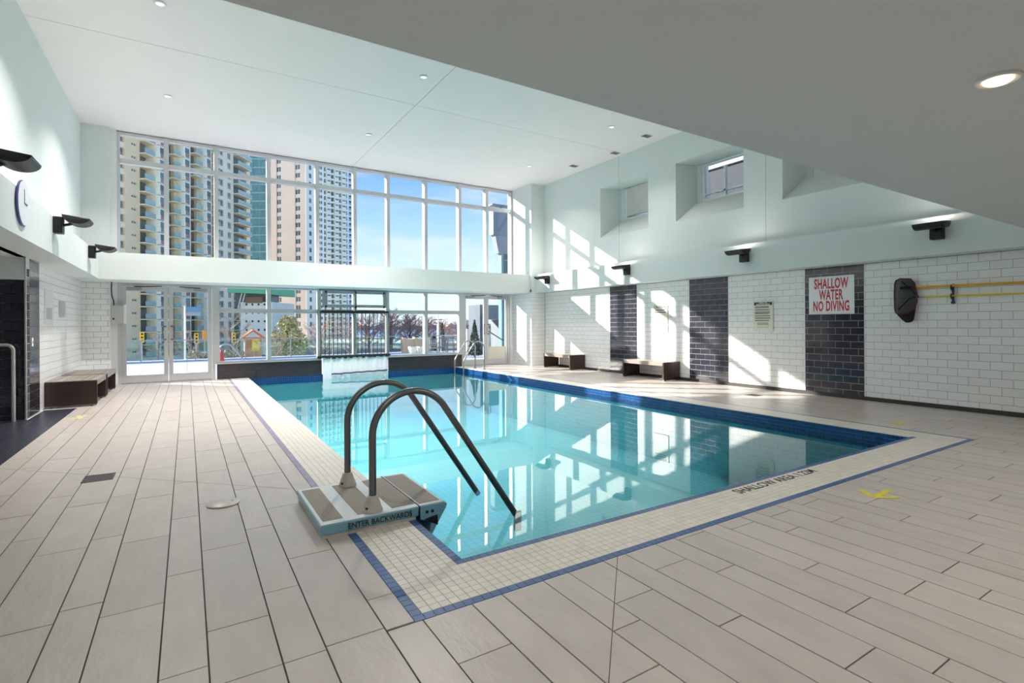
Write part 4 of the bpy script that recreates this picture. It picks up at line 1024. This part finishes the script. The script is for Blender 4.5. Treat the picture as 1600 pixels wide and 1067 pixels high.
put('roof', MB().prism([(4.7, .0), (5.9, .95), (7.1, .0), (7.1, -.15), (5.9, .78), (4.7, -.15)], lambda u, v, s_: (u, s_, v), 60.5, 62.2), mat('orange_roof', (206, 110, 66), .6), t)
t = thing('utility_pole', 'tall pale utility pole beyond the terrace with crossbars', 'pole', (18.4, 41.5, GZ))
put('mast', MB().tube([(18.4, 41.5, GZ), (18.4, 41.5, 2.2)], [.13, .09], 8), OFFW, t)
for z in (1.75, 1.45): put('crossbar', MB().box(18.0, 18.8, 41.45, 41.55, z, z+.08), BARK, t)

# ---- on the terrace
rl = thing('terrace_railing', 'glass panel railing with slim posts along the terrace edge', 'railing', (1.5, 26.0, -.06))
q = []
x = -13.0
while x < 15:
    x2 = x+1.9
    if not (9.2 < (x+x2)/2 < 10.9):
        put('rail_post', MB().box(x-.02, x+.02, 25.97, 26.03, -.06, .78), ALUG, rl)
        put('glass_panel', MB().box(x+.04, x2-.04, 25.99, 26.005, .0, .72), RAILG, rl)
    x = x2
put('top_rail', MB().box(-13, 9.4, 25.96, 26.04, .76, .80).box(10.7, 15, 25.96, 26.04, .76, .80), ALUG, rl)
t = thing('stone_wall', 'low tan stone wall with dark capped pillars at the terrace edge', 'wall', (10.0, 25.8, -.06))
put('wall_panel', MB().box(9.5, 10.8, 25.72, 25.95, -.06, .62), TANW, t)
for x in (9.5, 10.15, 10.8):
    p_ = put('pillar', MB().box(x-.08, x+.08, 25.66, 26.0, -.06, .74), TANW, t); put('cap', MB().box(x-.11, x+.11, 25.62, 26.04, .74, .80), DARKT, p_)
put('coping', MB().box(9.5, 10.8, 25.68, 25.99, .62, .66), OFFW, t)
for x, lb in ((9.55, 'white planter box on the terrace, left of two'), (10.0, 'white planter box on the terrace, right of two')):
    t = thing('planter_box', lb, 'planter', (x, 24.6, -.06), 'white planters on the terrace')
    put('box', MB().hexa([(x-.14, 24.5, -.06), (x+.14, 24.5, -.06), (x+.14, 24.8, -.06), (x-.14, 24.8, -.06)], [(x-.17, 24.46, .28), (x+.17, 24.46, .28), (x+.17, 24.84, .28), (x-.17, 24.84, .28)]), OFFW, t)
    put('soil', MB().box(x-.14, x+.14, 24.5, 24.8, .25, .285), BARK, t)
chm = mat('grey_patio_metal', (96, 104, 112), .5)
def patio_chair(x, y, rz, label):
    t = thing('patio_chair', label, 'chair', (x, y, -.063), 'patio chairs on the terrace'); t.rotation_euler = (0, 0, rz)
    put('seat', MB().box(-.22, .22, -.22, .22, .40, .43), chm, t, local=True)
    for k in range(5): put('back_slat', MB().box(-.2+k*.09, -.15+k*.09, .2, .23, .46, .80), chm, t, local=True)
    put('back_rail', MB().box(-.22, .22, .19, .24, .78, .83), chm, t, local=True)
    for a in (-.2, .2):
        for b_ in (-.2, .2): put('leg', MB().tube([(a, b_, 0), (a*.95, b_*.95, .41)], .015, 6), chm, t, local=True)
        put('armrest', MB().tube([(a, .2, .62), (a, -.2, .62), (a, -.2, .42)], .014, 6), chm, t, local=True)
patio_chair(9.35, 21.2, .4, 'grey patio chair near the white ladder rail window edge')
patio_chair(10.15, 22.3, -.5, 'grey patio chair in the middle of the terrace group')
patio_chair(10.9, 23.2, 2.6, 'grey patio chair farthest back, facing the windows')
t = thing('terrace_ladder_rail', 'grey arched pool rail on the terrace behind the left low window', 'handrail', (1.05, 22.3, -.06))
pts = [(1.02, 22.3, -.06), (1.02, 22.3, .4)] + [(1.25+.23*math.cos(R(a)), 22.3-.1*(180-a)/140, .45+.25*math.sin(R(a))) for a in range(180, 39, -10)] + [(1.95, 22.1, -.1)]
put('rail_tube', MB().tube(pts, .03, 10), ALUG, t, smooth=True)
t = thing('red_cone', 'small red cone on the terrace beside the grey arched rail', 'cone', (1.12, 22.9, -.06))
put('cone_body', MB().lathe([(.12, .03), (.035, .5), (.03, .51)], (1.12, 22.9, -.06), 16), CARR, t, smooth=True); put('cone_base', MB().box(.96, 1.28, 22.74, 23.06, -.063, -.03), CARR, t)
# projecting grey wing of the same building and a stone gateway
wg = thing('building_wing', 'grey panelled bay tapering downward, seen in the last upper pane', 'building wing', (12.7, 20.6, GZ))
put('upper_block', MB().box(11.80, 13.4, 20.42, 20.8, 5.45, 6.62), PANEL, wg)
put('taper', MB().hexa([(12.10, 20.45, 4.62), (13.4, 20.45, 4.62), (13.4, 20.78, 4.62), (12.10, 20.78, 4.62)], [(11.90, 20.43, 5.44), (13.4, 20.43, 5.44), (13.4, 20.79, 5.44), (11.90, 20.79, 5.44)]), PANELD, wg)
put('canopy', MB().box(11.75, 13.4, 20.42, 20.8, 6.80, 6.86), PANELD, wg); put('canopy_strut', MB().tube([(12.3, 20.6, 6.62), (12.3, 20.6, 6.82)], .04, 6), PANELD, wg)
gl_ = put('glazed_shaft', MB().box(12.36, 13.4, 20.5, 20.75, GZ, 4.62), mat('dark_teal_glazing', (74, 108, 112), .15), wg)
for z in (3.6, 4.3): put('glazing_bar', MB().box(12.36, 13.4, 20.46, 20.5, z, z+.05), PANEL, gl_)
put('corner_post', MB().box(12.24, 12.36, 20.46, 20.75, GZ, 4.62), mat('teal_post', (112, 150, 154), .4), wg)
PANELX = mat('sun_toned_stone_panel', (92, 102, 112), .6, noise=.06, nscale=1.5)  # same grey stone, darkened to offset the sun on the left pier
gt = thing('stone_gateway', 'grey stone panelled gateway outside the right glass doors', 'gateway', (13, 23, -.06))
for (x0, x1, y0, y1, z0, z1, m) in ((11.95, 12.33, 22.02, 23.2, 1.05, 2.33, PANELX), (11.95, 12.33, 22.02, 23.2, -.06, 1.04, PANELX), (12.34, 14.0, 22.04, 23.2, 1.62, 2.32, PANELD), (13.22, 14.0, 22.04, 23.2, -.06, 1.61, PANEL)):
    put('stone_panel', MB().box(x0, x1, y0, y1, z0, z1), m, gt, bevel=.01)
t = thing('white_screen_wall', 'low white screen wall behind the stone gateway', 'wall', (13.6, 24.4, -.06))
put('screen_panel', MB().box(12.4, 15.2, 24.3, 24.5, -.06, 1.15), OFFW, t); put('screen_cap', MB().box(12.35, 15.25, 24.25, 24.55, 1.15, 1.2), PANELD, t)
put('dark_box', MB().box(13.9, 14.3, 24.1, 24.3, -.06, .5), PANELD, t)
t = thing('stair_handrail', 'thin dark sloping handrail outside the right glass doors', 'handrail', (11.0, 18.8, -.06))
put('rail_tube', MB().tube([(10.72, 19.2, 1.15), (11.25, 18.2, .55)], .025, 8), BARS, t); put('rail_post', MB().tube([(10.72, 19.2, 1.15), (10.72, 19.2, -.06)], .02, 8), BARS, t); put('rail_post', MB().tube([(11.25, 18.2, .55), (11.25, 18.2, -.06)], .02, 8), BARS, t)
# neighbouring block seen through the splayed windows
nb = thing('neighbour_block', 'dark blue grey block outside the divided splayed window', 'building', (18, 8, GZ))
put('block_wall', MB().box(16.2, 20, 2, 13.6, GZ, 6.95), BLUEWALL, nb); put('parapet', MB().box(16.1, 20, 1.9, 13.7, 6.95, 7.1), PANELD, nb)
